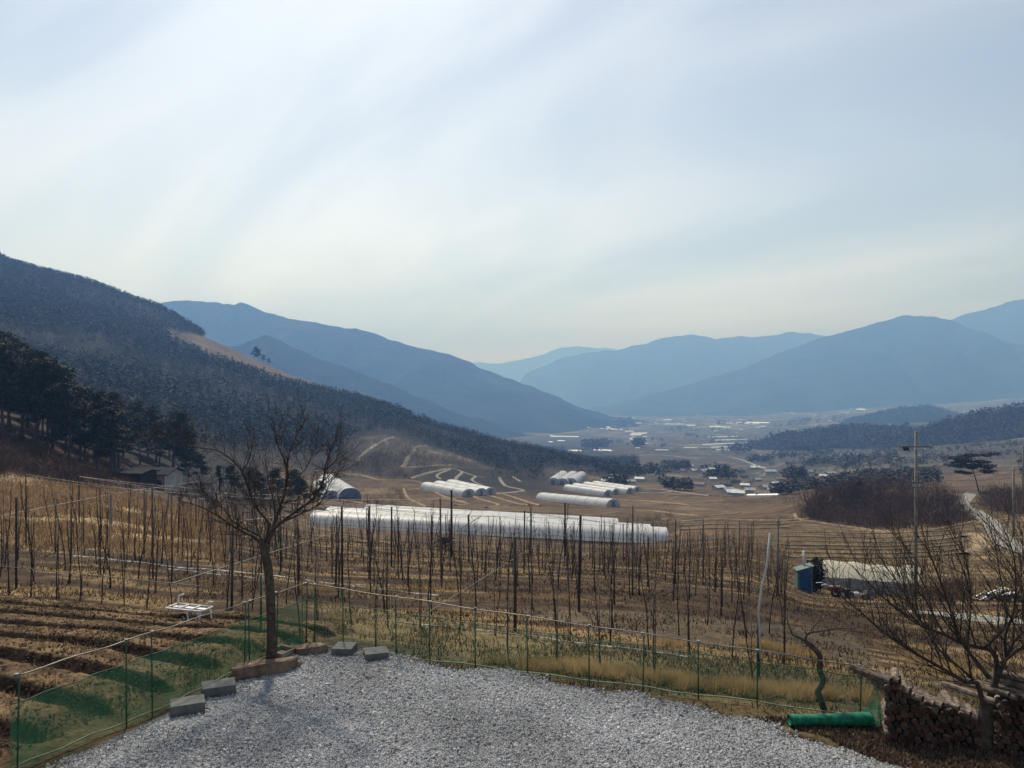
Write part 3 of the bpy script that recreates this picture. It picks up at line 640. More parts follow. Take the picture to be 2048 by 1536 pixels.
X, Y = X[k], Y[k]; tone = NR.random(len(X))[:, None]; cg = (1 - tone) * np.array((0.05, 0.045, 0.022)) + tone * np.array((0.26, 0.18, 0.09))
blades('edge_grass', X, Y, 0.0 * X + 0.01, 0.085, 0.010, cg, M['grass_dry'], 0.9, 'wisps of dry grass creeping over the gravel edge')
X, Y = scatter_screen(65000, (-60, 2100), (11.5, 80)); rh, rf = ridge_h(X, Y)
k = (~in_yard(X, Y)) & (rf < 0.3) & (NR.random(len(X)) < sstep(0.40, 0.62, fbm(X * 0.7, Y * 0.7, 47))); X, Y = X[k], Y[k]
tone = NR.random(len(X))[:, None]; cg = (1 - tone) * np.array((0.016, 0.010, 0.007)) + tone * np.array((0.075, 0.048, 0.03))
blades('dead_weeds', X, Y, Zg(X, Y), 0.09 + 0.0018 * Y, 0.013 + 0.001 * Y, cg, M['grass_dry'], 0.97, 'dark brown dead weeds among the orchard rows', 'weeds')
# straw litter lying along the ridge tops
X = NR.uniform(-16, 2, 90000); Y = NR.uniform(9, 22, 90000); rh, rf = ridge_h(X, Y)
k = (rf > 0.3) & (rh > 0.175 * rf) & (np.abs(X / Y) < 0.75) & (NR.random(len(X)) < 0.25 + 0.75 * sstep(0.4, 0.6, fbm(X * 1.5, Y * 1.5, 45))); X, Y, rh = X[k], Y[k], rh[k]
tone = NR.random(len(X))[:, None]; cg = (1 - tone) * np.array((0.07, 0.045, 0.026)) + tone * np.array((0.22, 0.15, 0.08))
blades('ridge_straw', X, Y, Zg(X, Y) + rh + 0.012, 0.06, 0.012, cg, M['grass_dry'], 0.99, 'dry straw lying along the tops of the furrow ridges', 'straw')
X = NR.uniform(-15, 0, 60000); Y = NR.uniform(9, 21, 60000); rh, rf = ridge_h(X, Y); k = (rf > 0.4) & (np.abs(X / Y) < 0.75); X, Y, rh = X[k][:7000], Y[k][:7000], rh[k][:7000]
o_ = gravel('soil_clods', np.stack([X, Y, Zg(X, Y) + rh + 0.012], -1), 0.008, 0.034, M['clod'], 9)
tag(o_, 'loose brown clods of earth over the furrowed field', 'soil', kind='stuff')
# tall straw along the right fence and on the left hillside
pts_ = []
def tuft_band(cpx, cpy, r, n, zz=None):
    c = GP(cpx, cpy, 9, 400)
    a = NR.uniform(0, 2 * np.pi, n); d = np.sqrt(NR.random(n)) * r
    return c.x + np.cos(a) * d * 1.5, c.y + np.sin(a) * d
bx, by = [], []
for cx, cy, r, n in ((1010, 1325, .28, 900), (1090, 1338, .3, 1300), (1150, 1342, .35, 1700), (1230, 1350, .35, 1900), (1300, 1362, .32, 1600), (1380, 1372, .36, 2000), (1450, 1382, .34, 1700), (1530, 1388, .4, 2200), (1600, 1392, .42, 2400), (1660, 1398, .4, 2200), (1710, 1405, .3, 1200),
                     (1340, 1290, .3, 500), (1500, 1290, .35, 800), (1600, 1310, .35, 900), (870, 1175, .8, 900), (700, 1235, .5, 600), (640, 1180, .6, 500), (1580, 1300, .5, 800), (1860, 1330, .5, 700), (1900, 1345, .4, 600), (660, 1320, .15, 200), (560, 1275, .3, 500), (500, 1300, .3, 400)):
    a, b = tuft_band(cx, cy, r, n); bx.append(a); by.append(b)
bx = np.concatenate(bx); by = np.concatenate(by)
kk_ = NR.random(len(bx)) < sstep(0.35, 0.6, fbm(bx * 2.6, by * 2.6, 99)); bx, by = bx[kk_], by[kk_]
k = ~in_yard(bx, by); bx, by = bx[k], by[k]
blades('straw_grass', bx, by, Zg(bx, by), 0.12 + 0.22 * fbm(bx * 1.5, by * 1.5, 98), 0.012, None, M['straw'], 0.95, 'yellow straw tussocks along the foot of the net fence')
X, Y = scatter_screen(70000, (-150, 460), (34, 92)); k = NR.random(len(X)) < sstep(0.3, 0.55, fbm(X * 0.15, Y * 0.15, 91)) * sstep(34, 52, Y + 16 * (fbm(X * 0.2, Y * 0.2, 92) - 0.5)); X, Y = X[k], Y[k]
k = (768 + F * (CAMZ - Zg(X, Y)) / Y) > 962 - 0.02 * X; X, Y = X[k], Y[k]
tone = NR.random(len(X))[:, None]; cg = (1 - tone) * np.array((0.11, 0.07, 0.042)) + tone * np.array((0.36, 0.25, 0.14))
blades('hillside_grass', X, Y, Zg(X, Y), 0.42, 0.085, cg, M['grass_dry'], 0.8, 'tan dry grass on the slope below the house')
X, Y = scatter_screen(42000, (1180, 2100), (58, 165)); tone = NR.random(len(X))[:, None]
k = NR.random(len(X)) < sstep(0.35, 0.6, fbm(X * 0.1, Y * 0.5, 95)); X, Y, tone = X[k], Y[k], tone[k]
cg = (1 - tone) * np.array((0.10, 0.066, 0.038)) + tone * np.array((0.26, 0.18, 0.095))
blades('stubble', X, Y, Zg(X, Y), 0.28, 0.10, cg, M['grass_dry'], 0.8, 'dry stubble on the terraced fields')

# grey leaf litter and soil at the right end of the yard
def litter():
    px = NR.uniform(1420, 2150, 26000); py = NR.uniform(1435, 1600, 26000)
    Y = CAMZ * F / (py - 768); X = (px - 1024) / F * Y
    k = ~in_yard(X + 0.25 * (vnoise(X * 2, Y * 2, 5) - 0.5), Y - 0.18 + 0.3 * (vnoise(X * 2.3, Y * 2.3, 6) - 0.5)); X, Y = X[k], Y[k]
    tone = NR.random(len(X))[:, None]; c = (1 - tone) * np.array((0.035, 0.024, 0.018)) + tone * np.array((0.16, 0.11, 0.08))
    blades('leaf_litter', X, Y, np.maximum(Zg(X, Y), -0.05) + 0.02 * NR.random(len(X)), 0.05, 0.045, c, M['grass_dry'], 0.99, 'brown fallen leaves and twigs beside the woodpile', 'leaf litter')
litter()
X = NR.uniform(-6.5, 5.5, 2600); Y = NR.uniform(8.8, 13.5, 2600); k = in_yard(X, Y) & (NR.random(len(X)) < 0.25 + 0.75 * sstep(0.5, 0.7, fbm(X * 0.5, Y * 0.5, 49))); X, Y = X[k], Y[k]
tone = NR.random(len(X))[:, None]; cg = (1 - tone) * np.array((0.05, 0.034, 0.02)) + tone * np.array((0.22, 0.16, 0.10))
blades('blown_leaves', X, Y, 0.0 * X + 0.03, 0.05, 0.028, cg, M['grass_dry'], 0.99, 'scattered brown leaves blown over the gravel', 'leaf litter')

# ------------------------------------------------------------------ woods
def clump_mesh(pos, h, r, K, size, colr, shape='pine', name='forest'):
    n = len(pos)
    q = NR.random((n, K))
    a = NR.uniform(0, 2 * np.pi, (n, K))
    if shape == 'pine':
        zf = 0.22 + 0.78 * q; rad = (1.15 - zf) * 0.95 * np.sqrt(NR.random((n, K)))
    elif shape == 'round':
        zf = 0.25 + 0.75 * q; rad = np.sqrt(np.clip(1 - (2 * q - 1) ** 2, 0.05, 1)) * np.sqrt(NR.random((n, K)))
    cx = pos[:, None, 0] + np.cos(a) * rad * r[:, None]; cy = pos[:, None, 1] + np.sin(a) * rad * r[:, None]; cz = pos[:, None, 2] + zf * h[:, None]
    ctr = np.stack([cx, cy, cz], -1)
    d = NR.normal(size=(n, K, 3, 3)); d[..., 2] *= 0.55
    d = d / np.linalg.norm(d, axis=-1, keepdims=True) * (size * r[:, None, None, None]) * NR.uniform(0.6, 1.3, (n, K, 3, 1))
    v = (ctr[:, :, None, :] + d).reshape(-1, 3)
    c = np.repeat(colr, K * 3, 0) * np.repeat(NR.uniform(0.88, 1.12, (n * K, 1)), 3, 0)
    return v, c
def brush_mesh(pos, h, spread, K, width):
    """leafless twigs spread through a rounded bush volume"""
    n = len(pos)
    a = NR.uniform(0, 2 * np.pi, (n, K)); q = NR.random((n, K)) ** 1.3
    rr = np.sqrt(NR.random((n, K))) * spread * h[:, None] * (0.35 + 0.75 * np.sin(np.pi * np.clip(q * 0.85 + 0.1, 0, 1)))
    base = np.stack([pos[:, None, 0] + np.cos(a) * rr, pos[:, None, 1] + np.sin(a) * rr, pos[:, None, 2] - 0.1 + q * 0.7 * h[:, None]], -1)
    d = np.stack([np.cos(a) * 0.6, np.sin(a) * 0.6, np.ones_like(a)], -1) + NR.normal(size=(n, K, 3)) * 0.35
    d = d / np.linalg.norm(d, axis=-1, keepdims=True)
    tip = base + d * (h[:, None] * NR.uniform(0.2, 0.5, (n, K)))[..., None]
    a2 = NR.uniform(0, 2 * np.pi, (n, K)); sd = np.stack([np.cos(a2), np.sin(a2), 0 * a2], -1) * (width * h[:, None, None])
    return np.stack([base - sd, base + sd, tip], 2).reshape(-1, 3)
def near_hill_spots(n, ur, Yr):
    px = NR.uniform(1024 + ur[0] * F, 1024 + ur[1] * F, n)
    Y = np.sqrt(NR.uniform(Yr[0] ** 2, Yr[1] ** 2, n)); X = (px - 1024) / F * Y
    return X, Y
CLEAR = [(640, 950), (690, 880), (760, 862), (800, 868), (900, 905), (1000, 940), (1150, 950), (905, 960), (815, 968), (700, 950)]
X, Y = near_hill_spots(95000, (-0.95, 0.16), (160, 960))
Z = Zg(X, Y); px = 1024 + F * X / Y; py = 768 + F * (CAMZ - Z) / Y
sil_x = [-400, 0, 300, 520, 620, 800, 1000, 1150, 1260]; low_y = [900, 880, 890, 905, 905, 945, 965, 962, 955]
ok = (py < np.interp(px, sil_x, low_y)) & ~in_poly(px, py, CLEAR) & ~in_poly(px, py, GLADE) & ~in_poly(px, py, [(1085, 935), (1175, 935), (1300, 985), (1300, 1005), (1085, 1005)]) & (Y > np.interp(px, [0, 330, 520, 620, 800, 1000, 1260], [150, 180, 210, 285, 330, 340, 400]))
X, Y, Z, px, py = X[ok], Y[ok], Z[ok], px[ok], py[ok]
kind = fbm(X * 0.008, Y * 0.008, 131) + 0.25 * (NR.random(len(X)) - 0.5)
pinez = (kind > 0.46 + 0.18 * sstep(620, 900, px)) & (NR.random(len(X)) < 0.9)
p = np.stack([X, Y, Z], -1)
ip = np.where(pinez)[0][:26000]; ib = np.where(~pinez)[0][:22000]
h = NR.uniform(4, 7.5, len(ip)) * (0.8 + 0.3 * sstep(200, 600, Y[ip])); r = h * NR.uniform(0.26, 0.38, len(ip))
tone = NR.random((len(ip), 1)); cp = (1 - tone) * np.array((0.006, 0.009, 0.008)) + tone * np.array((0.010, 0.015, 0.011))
v, c = clump_mesh(p[ip], h, r, 14, 0.5, cp)
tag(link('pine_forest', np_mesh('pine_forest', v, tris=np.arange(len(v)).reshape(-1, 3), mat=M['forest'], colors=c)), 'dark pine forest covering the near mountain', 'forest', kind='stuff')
h = NR.uniform(4, 7, len(ib)); r = h * 0.3
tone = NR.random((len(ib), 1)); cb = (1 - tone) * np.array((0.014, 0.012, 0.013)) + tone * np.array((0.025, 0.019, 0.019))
v1 = brush_mesh(p[ib], h, 0.38, 10, 0.018); c1 = np.repeat(cb, 30, 0)
v2, c2 = clump_mesh(p[ib], h, r, 5, 0.35, cb, 'round')
v = np.concatenate([v1, v2]); c = np.concatenate([c1, c2])
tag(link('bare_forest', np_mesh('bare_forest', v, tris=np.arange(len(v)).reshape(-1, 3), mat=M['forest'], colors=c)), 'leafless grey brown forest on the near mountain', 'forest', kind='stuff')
# woods on the hills and groves of the valley floor
def hill_wood():
    dg = bpy.context.evaluated_depsgraph_get()
    P_, H_, C_ = [], [], []
    for o in [ob for ob in col.objects if ob.name.startswith('hill') and ob.type == 'MESH' and ob.get('kind') == 'structure']:
        me = o.data; n = len(me.polygons)
        cen = np.empty(n * 3, np.float32); me.polygons.foreach_get('center', cen); cen = cen.reshape(-1, 3)
        ar = np.empty(n, np.float32); me.polygons.foreach_get('area', ar)
        vis = cen[:, 2] > Zg(cen[:, 0], cen[:, 1]) - 2
        cen, ar = cen[vis], ar[vis]
        if not len(cen): continue
        m = 2600; pick = NR.choice(len(cen), m, p=ar / ar.sum())
        q = cen[pick] + NR.normal(size=(m, 3)) * np.array((6, 6, 0)); P_.append(q); H_.append(NR.uniform(6, 12, m))
    for cx, cy, w, n, yy in ((1190, 895, 27, 120, None), (1277, 893, 11, 60, None), (1352, 938, 27, 130, None), (1355, 980, 28, 60, None), (1480, 905, 20, 40, None), (1520, 925, 22, 50, None), (1590, 960, 20, 60, None), (1440, 958, 30, 40, None), (1250, 852, 16, 40, None), (1300, 950, 40, 40, None), (1230, 975, 25, 40, None), (1560, 990, 20, 40, None), (1700, 925, 80, 110, None), (1600, 915, 50, 60, None)):
        c0 = GP(cx, cy, 200, 4000); rr = w / F * c0.y
        a = NR.uniform(0, 6.28, n); d = np.sqrt(NR.random(n)) * rr
        x = c0.x + np.cos(a) * d; y = c0.y + np.sin(a) * d * 1.5
        P_.append(np.stack([x, y, Zg(x, y)], -1)); H_.append(NR.uniform(0.006, 0.014, n) * c0.y * (0.8 if c0.y > 700 else 1.2))
    for q_ in range(95):
        px = NR.uniform(1090, 2060); Y0 = math.exp(NR.uniform(math.log(430), math.log(2900)))
        x0 = (px - 1024) / F * Y0; n = int(NR.integers(4, 22)); rr = NR.uniform(0.004, 0.017) * Y0
        a = NR.uniform(0, 6.28, n); d = np.sqrt(NR.random(n)) * rr; x = x0 + np.cos(a) * d * 1.7; y = Y0 + np.sin(a) * d
        P_.append(np.stack([x, y, Zg(x, y)], -1)); H_.append(NR.uniform(0.003, 0.0065, n) * Y0)
    n = 2600; px = NR.uniform(1570, 2090, n); Y = np.exp(NR.uniform(math.log(290), math.log(900), n)); X = (px - 1024) / F * Y
    k = (NR.random(n) < sstep(0.42, 0.58, fbm(X * 0.02, Y * 0.012, 171))) & ~((px > 1880) & (px < 2040) & (Y < 520)); X, Y = X[k], Y[k]
    P_.append(np.stack([X, Y, Zg(X, Y)], -1)); H_.append(NR.uniform(2.2, 5, len(X)))
    p = np.concatenate(P_); h = np.concatenate(H_); r = h * NR.uniform(0.35, 0.5, len(h))
    tone = NR.random((len(h), 1)); c0 = (1 - tone) * np.array((0.009, 0.014, 0.010)) + tone * np.array((0.034, 0.029, 0.021))
    brown = (NR.random(len(h)) < 0.45)[:, None]; c0 = np.where(brown, np.array((0.05, 0.036, 0.028)) * NR.uniform(0.6, 1.2, (len(h), 1)), c0)
    v, c = clump_mesh(p, h, r, 18, 0.5, c0, 'round')
    tag(link('valley_woodland', np_mesh('valley_woodland', v, tris=np.arange(len(v)).reshape(-1, 3), mat=M['forest'], colors=c)), 'dark woods and groves scattered over the valley floor and hills', 'woodland', kind='stuff')
hill_wood()
# brown scrub on the banks
def scrub(name, polys, n, h0, h1, label, mat, K=34, ymax=260, ymin=40):
    out = []
    for poly in polys:
        x0 = min(a for a, b in poly); x1 = max(a for a, b in poly); y0 = min(b for a, b in poly); y1 = max(b for a, b in poly)
        got = 0
        m = int(n * (x1 - x0) * (y1 - y0) / 60000.0) + 20
        px = NR.uniform(x0, x1, m); py = NR.uniform(y0, y1, m); k = in_poly(px, py, poly)
        out.append(GPV(px[k], py[k], ymin, ymax))
    p = np.concatenate(out); h = NR.uniform(h0, h1, len(p)) * (0.45 + 1.1 * fbm(p[:, 0] * 0.14, p[:, 1] * 0.14, 27)) * np.where(NR.random(len(p)) < 0.05, 1.5, 1.0)
    v = brush_mesh(p, h, 0.55, K, 0.012)
    return tag(link(name, np_mesh(name, v, tris=np.arange(len(v)).reshape(-1, 3), mat=mat)), label, 'scrub', kind='stuff')
scrub('scrub', [[(1600, 1035), (1620, 1000), (1700, 975), (1800, 968), (1890, 985), (1925, 1000), (1910, 1025), (1950, 1040), (1900, 1055), (1790, 1062), (1700, 1056)], [(1958, 1005), (1990, 985), (2060, 985), (2060, 1035), (2000, 1030), (1965, 1020)]], 3600, 1.6, 3.6, 'reddish brown leafless scrub on the mound beside the road', M['scrub'])
scrub('bank_scrub', [[(-20, 880), (100, 890), (250, 925), (270, 985), (180, 985), (60, 960), (-20, 955)], [(430, 985), (560, 985), (600, 1015), (480, 1020)], [(640, 1000), (800, 985), (820, 1012), (700, 1016)]], 2600, 0.8, 2.0, 'brown brush on the bank below the pines', M['scrub'])
scrub('slope_scrub', [[(640, 945), (690, 880), (790, 865), (900, 905), (1000, 940), (905, 936), (800, 962), (700, 945)], [(1000, 945), (1230, 945), (1260, 975), (1100, 958)]], 3200, 1.6, 4.0, 'grey leafless brush on the cleared slope', pmat('grey_brush', (0.055, 0.045, 0.038), (0.16, 0.135, 0.115), 0.1, 0.95), ymax=700, ymin=240)
scrub('field_brush', [[(1290, 1040), (1345, 1030), (1345, 1055), (1290, 1058)], [(1500, 980), (1600, 975), (1600, 1010), (1530, 1010)], [(1855, 1180), (1935, 1165), (1950, 1205), (1870, 1212)]], 2500, 0.5, 1.5, 'dry brown brush at the field edges', M['scrub'], ymin=45, ymax=400)
# ------------------------------------------------------------------ tree growing
def curve(pts, n=10):
    """smooth polyline through points (Catmull-Rom)"""
    pts = [Vector(p) for p in pts]; out = []
    for k in range(len(pts) - 1):
        p0 = pts[max(k - 1, 0)]; p1 = pts[k]; p2 = pts[k + 1]; p3 = pts[min(k + 2, len(pts) - 1)]
        m = max(2, int(n / (len(pts) - 1)))
        for q in range(m):
            t = q / m; t2 = t * t; t3 = t2 * t
            out.append(0.5 * ((2 * p1) + (p2 - p0) * t + (2 * p0 - 5 * p1 + 4 * p2 - p3) * t2 + (3 * p1 - p0 - 3 * p2 + p3) * t3))
    out.append(pts[-1]); return out
def taper(n, a, b, e=1.0): return [a + (b - a) * (k / (n - 1)) ** e for k in range(n)]
def twigs(mb, pts, rads, rng, step, length, up, depth, side=None, wob=0.25, rmin=0.0016, n=4):
    """grow side shoots along a limb"""
    acc = rng.uniform(0, step)
    total = sum((pts[k + 1] - pts[k]).length for k in range(len(pts) - 1)); run = 0
    for k in range(len(pts) - 1):
        seg = pts[k + 1] - pts[k]; L = seg.length
        if L < 1e-6: continue
        while acc < L:
            t = acc / L; p = pts[k].lerp(pts[k + 1], t); r0 = rads[k] * (1 - t) + rads[k + 1] * t
            fr = (run + acc) / total
            d = seg.normalized() * 0.55 + Vector((rng.gauss(0, 1), rng.gauss(0, 1), rng.gauss(0, 1))) * 0.55 + Vector((0, 0, up))
            if side is not None: d += side
            d.normalize()
            l = length * rng.uniform(0.45, 1.2) * (1 - 0.35 * fr)
            q = [p]; m = 4
            for j in range(m):
                d = (d + Vector((rng.gauss(0, 1), rng.gauss(0, 1), rng.gauss(0, 1) + up * 0.5)) * wob * 0.5).normalized()
                q.append(q[-1] + d * (l / m))
            rr = taper(len(q), max(min(r0 * 0.55, 0.012 * l + 0.004), rmin), rmin * 0.7)
            mb.tube(q, rr, n, cap=False)
            if depth > 1: twigs(mb, q, rr, rng, step * 0.8, length * 0.5, up, depth - 1, side, wob, rmin, 3)
            acc += step * rng.uniform(0.6, 1.5)
        acc -= L; run += L

# ---- the bare garden tree at the corner of the yard
def garden_tree():
    rng = random.Random(21); Y0 = 12.55
    base = flat(543, 1326)
    Y0 = base.y
    def q(x, y, dy=0.0): return P(300 + 0.3125 * x, 840 + 0.3125 * y, Y0 + dy)
    t = thing('bare_tree', 'leafless young tree with spreading limbs at the corner of the gravel yard', 'tree', base)
    def rel(pts): return [p - base for p in pts]
    tr = rel(curve([base + Vector((0, 0, -0.05)), q(778, 1400), q(775, 1250), q(766, 1050), q(752, 920), q(734, 845), q(735, 780)], 14))
    mb = MB(); mb.tube(tr, [0.108, 0.086] + taper(len(tr) - 2, 0.076, 0.070), 10)
    mb.build('trunk', M['bark'], t, True)
    limbs = [
        ([(735, 810), (660, 745), (570, 702), (430, 612), (300, 545), (190, 520)], 0.042, -0.7),
        ([(730, 800), (700, 742), (600, 692), (520, 640), (470, 560), (410, 540), (330, 470)], 0.03, 0.5),
        ([(735, 790), (690, 700), (655, 600), (640, 520), (560, 430)], 0.022, 0.9),
        ([(738, 780), (762, 665), (700, 590), (640, 470), (590, 330), (500, 235), (400, 187), (270, 175), (160, 140), (50, 100)], 0.036, -0.4),
        ([(742, 790), (790, 680), (832, 560), (870, 430), (872, 290), (820, 170), (795, 50), (780, -30)], 0.045, 0.3),
        ([(868, 400), (885, 250), (910, 160), (965, 50), (1000, -20)], 0.02, 0.35),
        ([(750, 790), (790, 700), (850, 650), (950, 572), (1050, 500), (1110, 380), (1122, 290), (1170, 170), (1225, 50)], 0.05, -0.2),
        ([(850, 650), (960, 602), (1090, 530), (1160, 390), (1230, 330)], 0.026, 0.5),
        ([(870, 430), (990, 320), (1040, 200), (1065, 110)], 0.018, 0.8),
        ([(760, 660), (745, 560), (700, 440), (690, 330)], 0.018, 1.0),
        ([(800, 640), (790, 520), (760, 400), (740, 280)], 0.018, -0.9),
        ([(1115, 330), (1180, 270), (1260, 210)], 0.014, -0.4),
        ([(430, 612), (400, 520), (330, 440)], 0.014, -0.8),
        ([(590, 330), (640, 240), (650, 130)], 0.014, -0.5),
    ]
    mb = MB()
    for pts, r0, dy in limbs:
        m = len(pts)
        c = rel(curve([q(x, y, dy * k / (m - 1)) for k, (x, y) in enumerate(pts)], 16))
        rr = taper(len(c), r0 * 0.8, 0.005, 0.7)
        mb.tube(c, rr, 6)
        twigs(mb, c[len(c) // 4:], rr[len(c) // 4:], rng, 0.075, 0.62, 0.35, 2, None, 0.3, 0.0034)
    mb.build('branches', M['twig'], t, True)
garden_tree()

# ---- the many-stemmed fruit tree behind the woodpile
def fruit_tree():
    rng = random.Random(5)
    base = flat(1968, 1498); Y0 = base.y
    def q(x, y, dy=0.0): return P(1560 + 0.2383 * x, 1200 + 0.2383 * y, Y0 + dy)
    t = thing('bare_fruit_tree', 'spreading leafless fruit tree with many upright shoots behind the woodpile', 'tree', base)
    def rel(pts): return [p - base for p in pts]
    tr = rel(curve([base + Vector((0, 0, -0.05)), q(1725, 1100), q(1738, 950), q(1745, 850)], 8))
    mb = MB(); mb.tube(tr, taper(len(tr), 0.10, 0.085), 10); mb.build('trunk', M['bark'], t, True)
    limbs = [
        ([(1725, 960), (1690, 820), (1650, 692), (1560, 690), (1440, 620), (1300, 540), (1120, 440), (950, 330), (830, 240), (700, 120), (560, 10), (430, -110)], 0.045, -0.5),
        ([(1745, 860), (1800, 700), (1822, 550), (1785, 435), (1700, 400), (1520, 360), (1380, 290), (1200, 225), (1050, 130), (900, 10), (760, -130), (600, -290)], 0.055, 0.3),
        ([(1760, 660), (1680, 560), (1560, 400), (1480, 250), (1420, 50), (1330, -200), (1240, -420), (1130, -560)], 0.04, 0.6),
        ([(1750, 850), (1830, 640), (1900, 480), (1960, 350), (2060, 250), (2180, 60), (2250, -180)], 0.05, 0.2),
        ([(1850, 640), (1960, 660), (2080, 690), (2250, 640)], 0.03, -0.6),
        ([(1860, 530), (2000, 420), (2120, 380), (2300, 200)], 0.03, -0.4),
        ([(1720, 395), (1830, 290), (1900, 190), (1890, 0), (1840, -250), (1800, -500)], 0.026, 0.5),
        ([(1900, 480), (1890, 300), (1960, 100), (1980, -150), (1960, -380), (1900, -560)], 0.028, -0.3),
        ([(1380, 290), (1290, 130), (1230, -80), (1120, -300), (1020, -500)], 0.022, 0.8),
        ([(1200, 225), (1110, 80), (1000, -120), (850, -330)], 0.018, 0.9),
        ([(1560, 380), (1590, 200), (1600, -50), (1560, -330), (1500, -560)], 0.022, 1.0),
        ([(1650, 690), (1500, 560), (1350, 430), (1220, 250), (1120, 60), (980, -150)], 0.022, -0.9),
        ([(2060, 250), (2040, 60), (2060, -200), (2030, -420)], 0.02, 0.7),
    ]
    mb = MB()
    for pts, r0, dy in limbs:
        m = len(pts)
        c = rel(curve([q(x, y, dy * k / (m - 1)) for k, (x, y) in enumerate(pts)], 18))
        rr = taper(len(c), r0 * 0.85, 0.005, 0.75)
        mb.tube(c, rr, 6)
        k0 = len(c) // 5
        twigs(mb, c[k0:], rr[k0:], rng, 0.095, 0.8, 0.8, 2, Vector((-0.3, 0, 0)), 0.14, 0.0036)
    mb.build('branches', M['twig'], t, True)
fruit_tree()

# ---- the crooked little tree in front of the fence
def crooked_tree():
    rng = random.Random(9); base = flat(1645, 1420); Y0 = base.y
    def q(x, y, dy=0.0): return P(1560 + 0.2383 * x, 1200 + 0.2383 * y, Y0 + dy)
    t = thing('crooked_tree', 'small gnarled dark tree with a zigzag trunk before the fence', 'tree', base)
    rel = lambda pts: [p - base for p in pts]
    tr = rel(curve([q(372, 930), q(345, 850), q(325, 790), q(315, 765), q(345, 720), q(362, 660), q(335, 600), q(335, 500), q(330, 460), q(280, 400), q(215, 345)], 26))
    mb = MB(); mb.tube(tr, taper(len(tr), 0.048, 0.036), 8); mb.build('trunk', M['bark'], t, True)
    mb = MB()
    for pts, r0, dy in (([(215, 345), (165, 315), (105, 290), (85, 240), (65, 190), (60, 120)], .026, .2), ([(215, 345), (230, 280), (330, 262), (440, 245), (560, 235), (640, 240)], .02, -.3),
                        ([(260, 380), (190, 385), (160, 360), (130, 370)], .012, .3), ([(240, 290), (290, 210), (370, 155), (420, 150)], .013, .3), ([(330, 262), (350, 300), (420, 280), (440, 310)], .009, -.2),
                        ([(290, 400), (240, 420), (270, 460)], .009, .1), ([(330, 460), (350, 420), (345, 380)], .008, .1), ([(85, 240), (30, 220), (0, 180)], .008, .1)):
        m = len(pts); c = rel(curve([q(x, y, dy * k / (m - 1)) for k, (x, y) in enumerate(pts)], 10)); rr = taper(len(c), r0, 0.004)
        mb.tube(c, rr, 5); twigs(mb, c, rr, rng, 0.10, 0.22, 0.3, 1, None, 0.4, 0.002)
    mb.build('branches', M['bark'], t, True)
crooked_tree()

# ------------------------------------------------------------------ net fences: posts, rails, net
def fence(name, A, B, zA, zB, netA, netB, nposts, label, posts=None, net='net'):
    base = A.copy(); d = B - A; L = d.length
    t = thing(name, label, 'fence', base)
    def g(s, z): p = A + d * s; return Vector((p.x, p.y, z)) - base
    gz = lambda s: max(zg(*(A + d * s).xy), -0.12)
    for k in range(nposts):
        s = posts[k] if posts else k / (nposts - 1)
        top = zA + (zB - zA) * s
        mb = MB(); mb.tube([g(s, gz(s) - 0.25), g(s, top + R.uniform(-0.01, 0.03)) + Vector((R.uniform(-.03, .03), R.uniform(-.03, .03), 0))], 0.0105, 6); mb.build('post', M['post_green'], t, True)
        mb = MB(); mb.box(g(s, top - 0.01), (0.045, 0.045, 0.05)); mb.build('clamp', M['steel'], t)
    mb = MB(); m = 24
    mb.tube([g(k / m, zA + (zB - zA) * k / m + 0.01 * math.sin(k * 1.3) - 0.004) for k in range(m + 1)], 0.0085, 8); mb.build('top_rail', M['steel'], t, True)
    mb = MB(); mb.tube([g(k / m, netA + (netB - netA) * k / m + 0.014 * math.sin(k * 2.1)) for k in range(m + 1)], 0.006, 6); mb.build('net_rope', M['post_green'], t, True)
    mb = MB(); mb.tube([g(k / m, gz(k / m) + 0.07 + 0.012 * math.sin(k * 1.7)) for k in range(m + 1)], 0.010, 6); mb.build('bottom_rail', pmat('old_rail', (0.16, 0.17, 0.10), (0.30, 0.30, 0.2), 5, 0.8), t, True)
    # net with slight billow and a loose foot
    mb = MB(); nx, nz = 70, 10; nrm = Vector((-d.y, d.x, 0)).normalized()
    vs = []
    for i in range(nx + 1):
        s = i / nx
        for j in range(nz + 1):
            f = j / nz; z0 = gz(s) - 0.02; z1 = netA + (netB - netA) * s + 0.014 * math.sin(s * m * 2.1)
            off = 0.05 * (float(fbm(i * 0.22, j * 0.4, 55)) - 0.5) + 0.05 * (1 - f) ** 3 * math.sin(i * 0.9)
            p = g(s, z0 + (z1 - z0) * f) + nrm * off
            vs.append(tuple(p))
    mb.add(vs, [(i * (nz + 1) + j, (i + 1) * (nz + 1) + j, (i + 1) * (nz + 1) + j + 1, i * (nz + 1) + j + 1) for i in range(nx) for j in range(nz)])
    mb.build('net', M[net], t, True)
    return t
fence('net_fence', FC0, FL, 1.01, 1.12, 0.73, 0.80, 7, 'green net fence with a steel top rail beside the furrowed field', posts=[0.0, 0.145, 0.262, 0.285, 0.62, 0.70, 0.985])
fence('net_fence', FC0, FRt, 1.01, 0.72, 0.72, 0.58, 11, 'green net fence with a steel top rail in front of the orchard', posts=[0.02, 0.085, 0.20, 0.27, 0.36, 0.46, 0.57, 0.66, 0.75, 0.84, 0.985], net='net_thin')

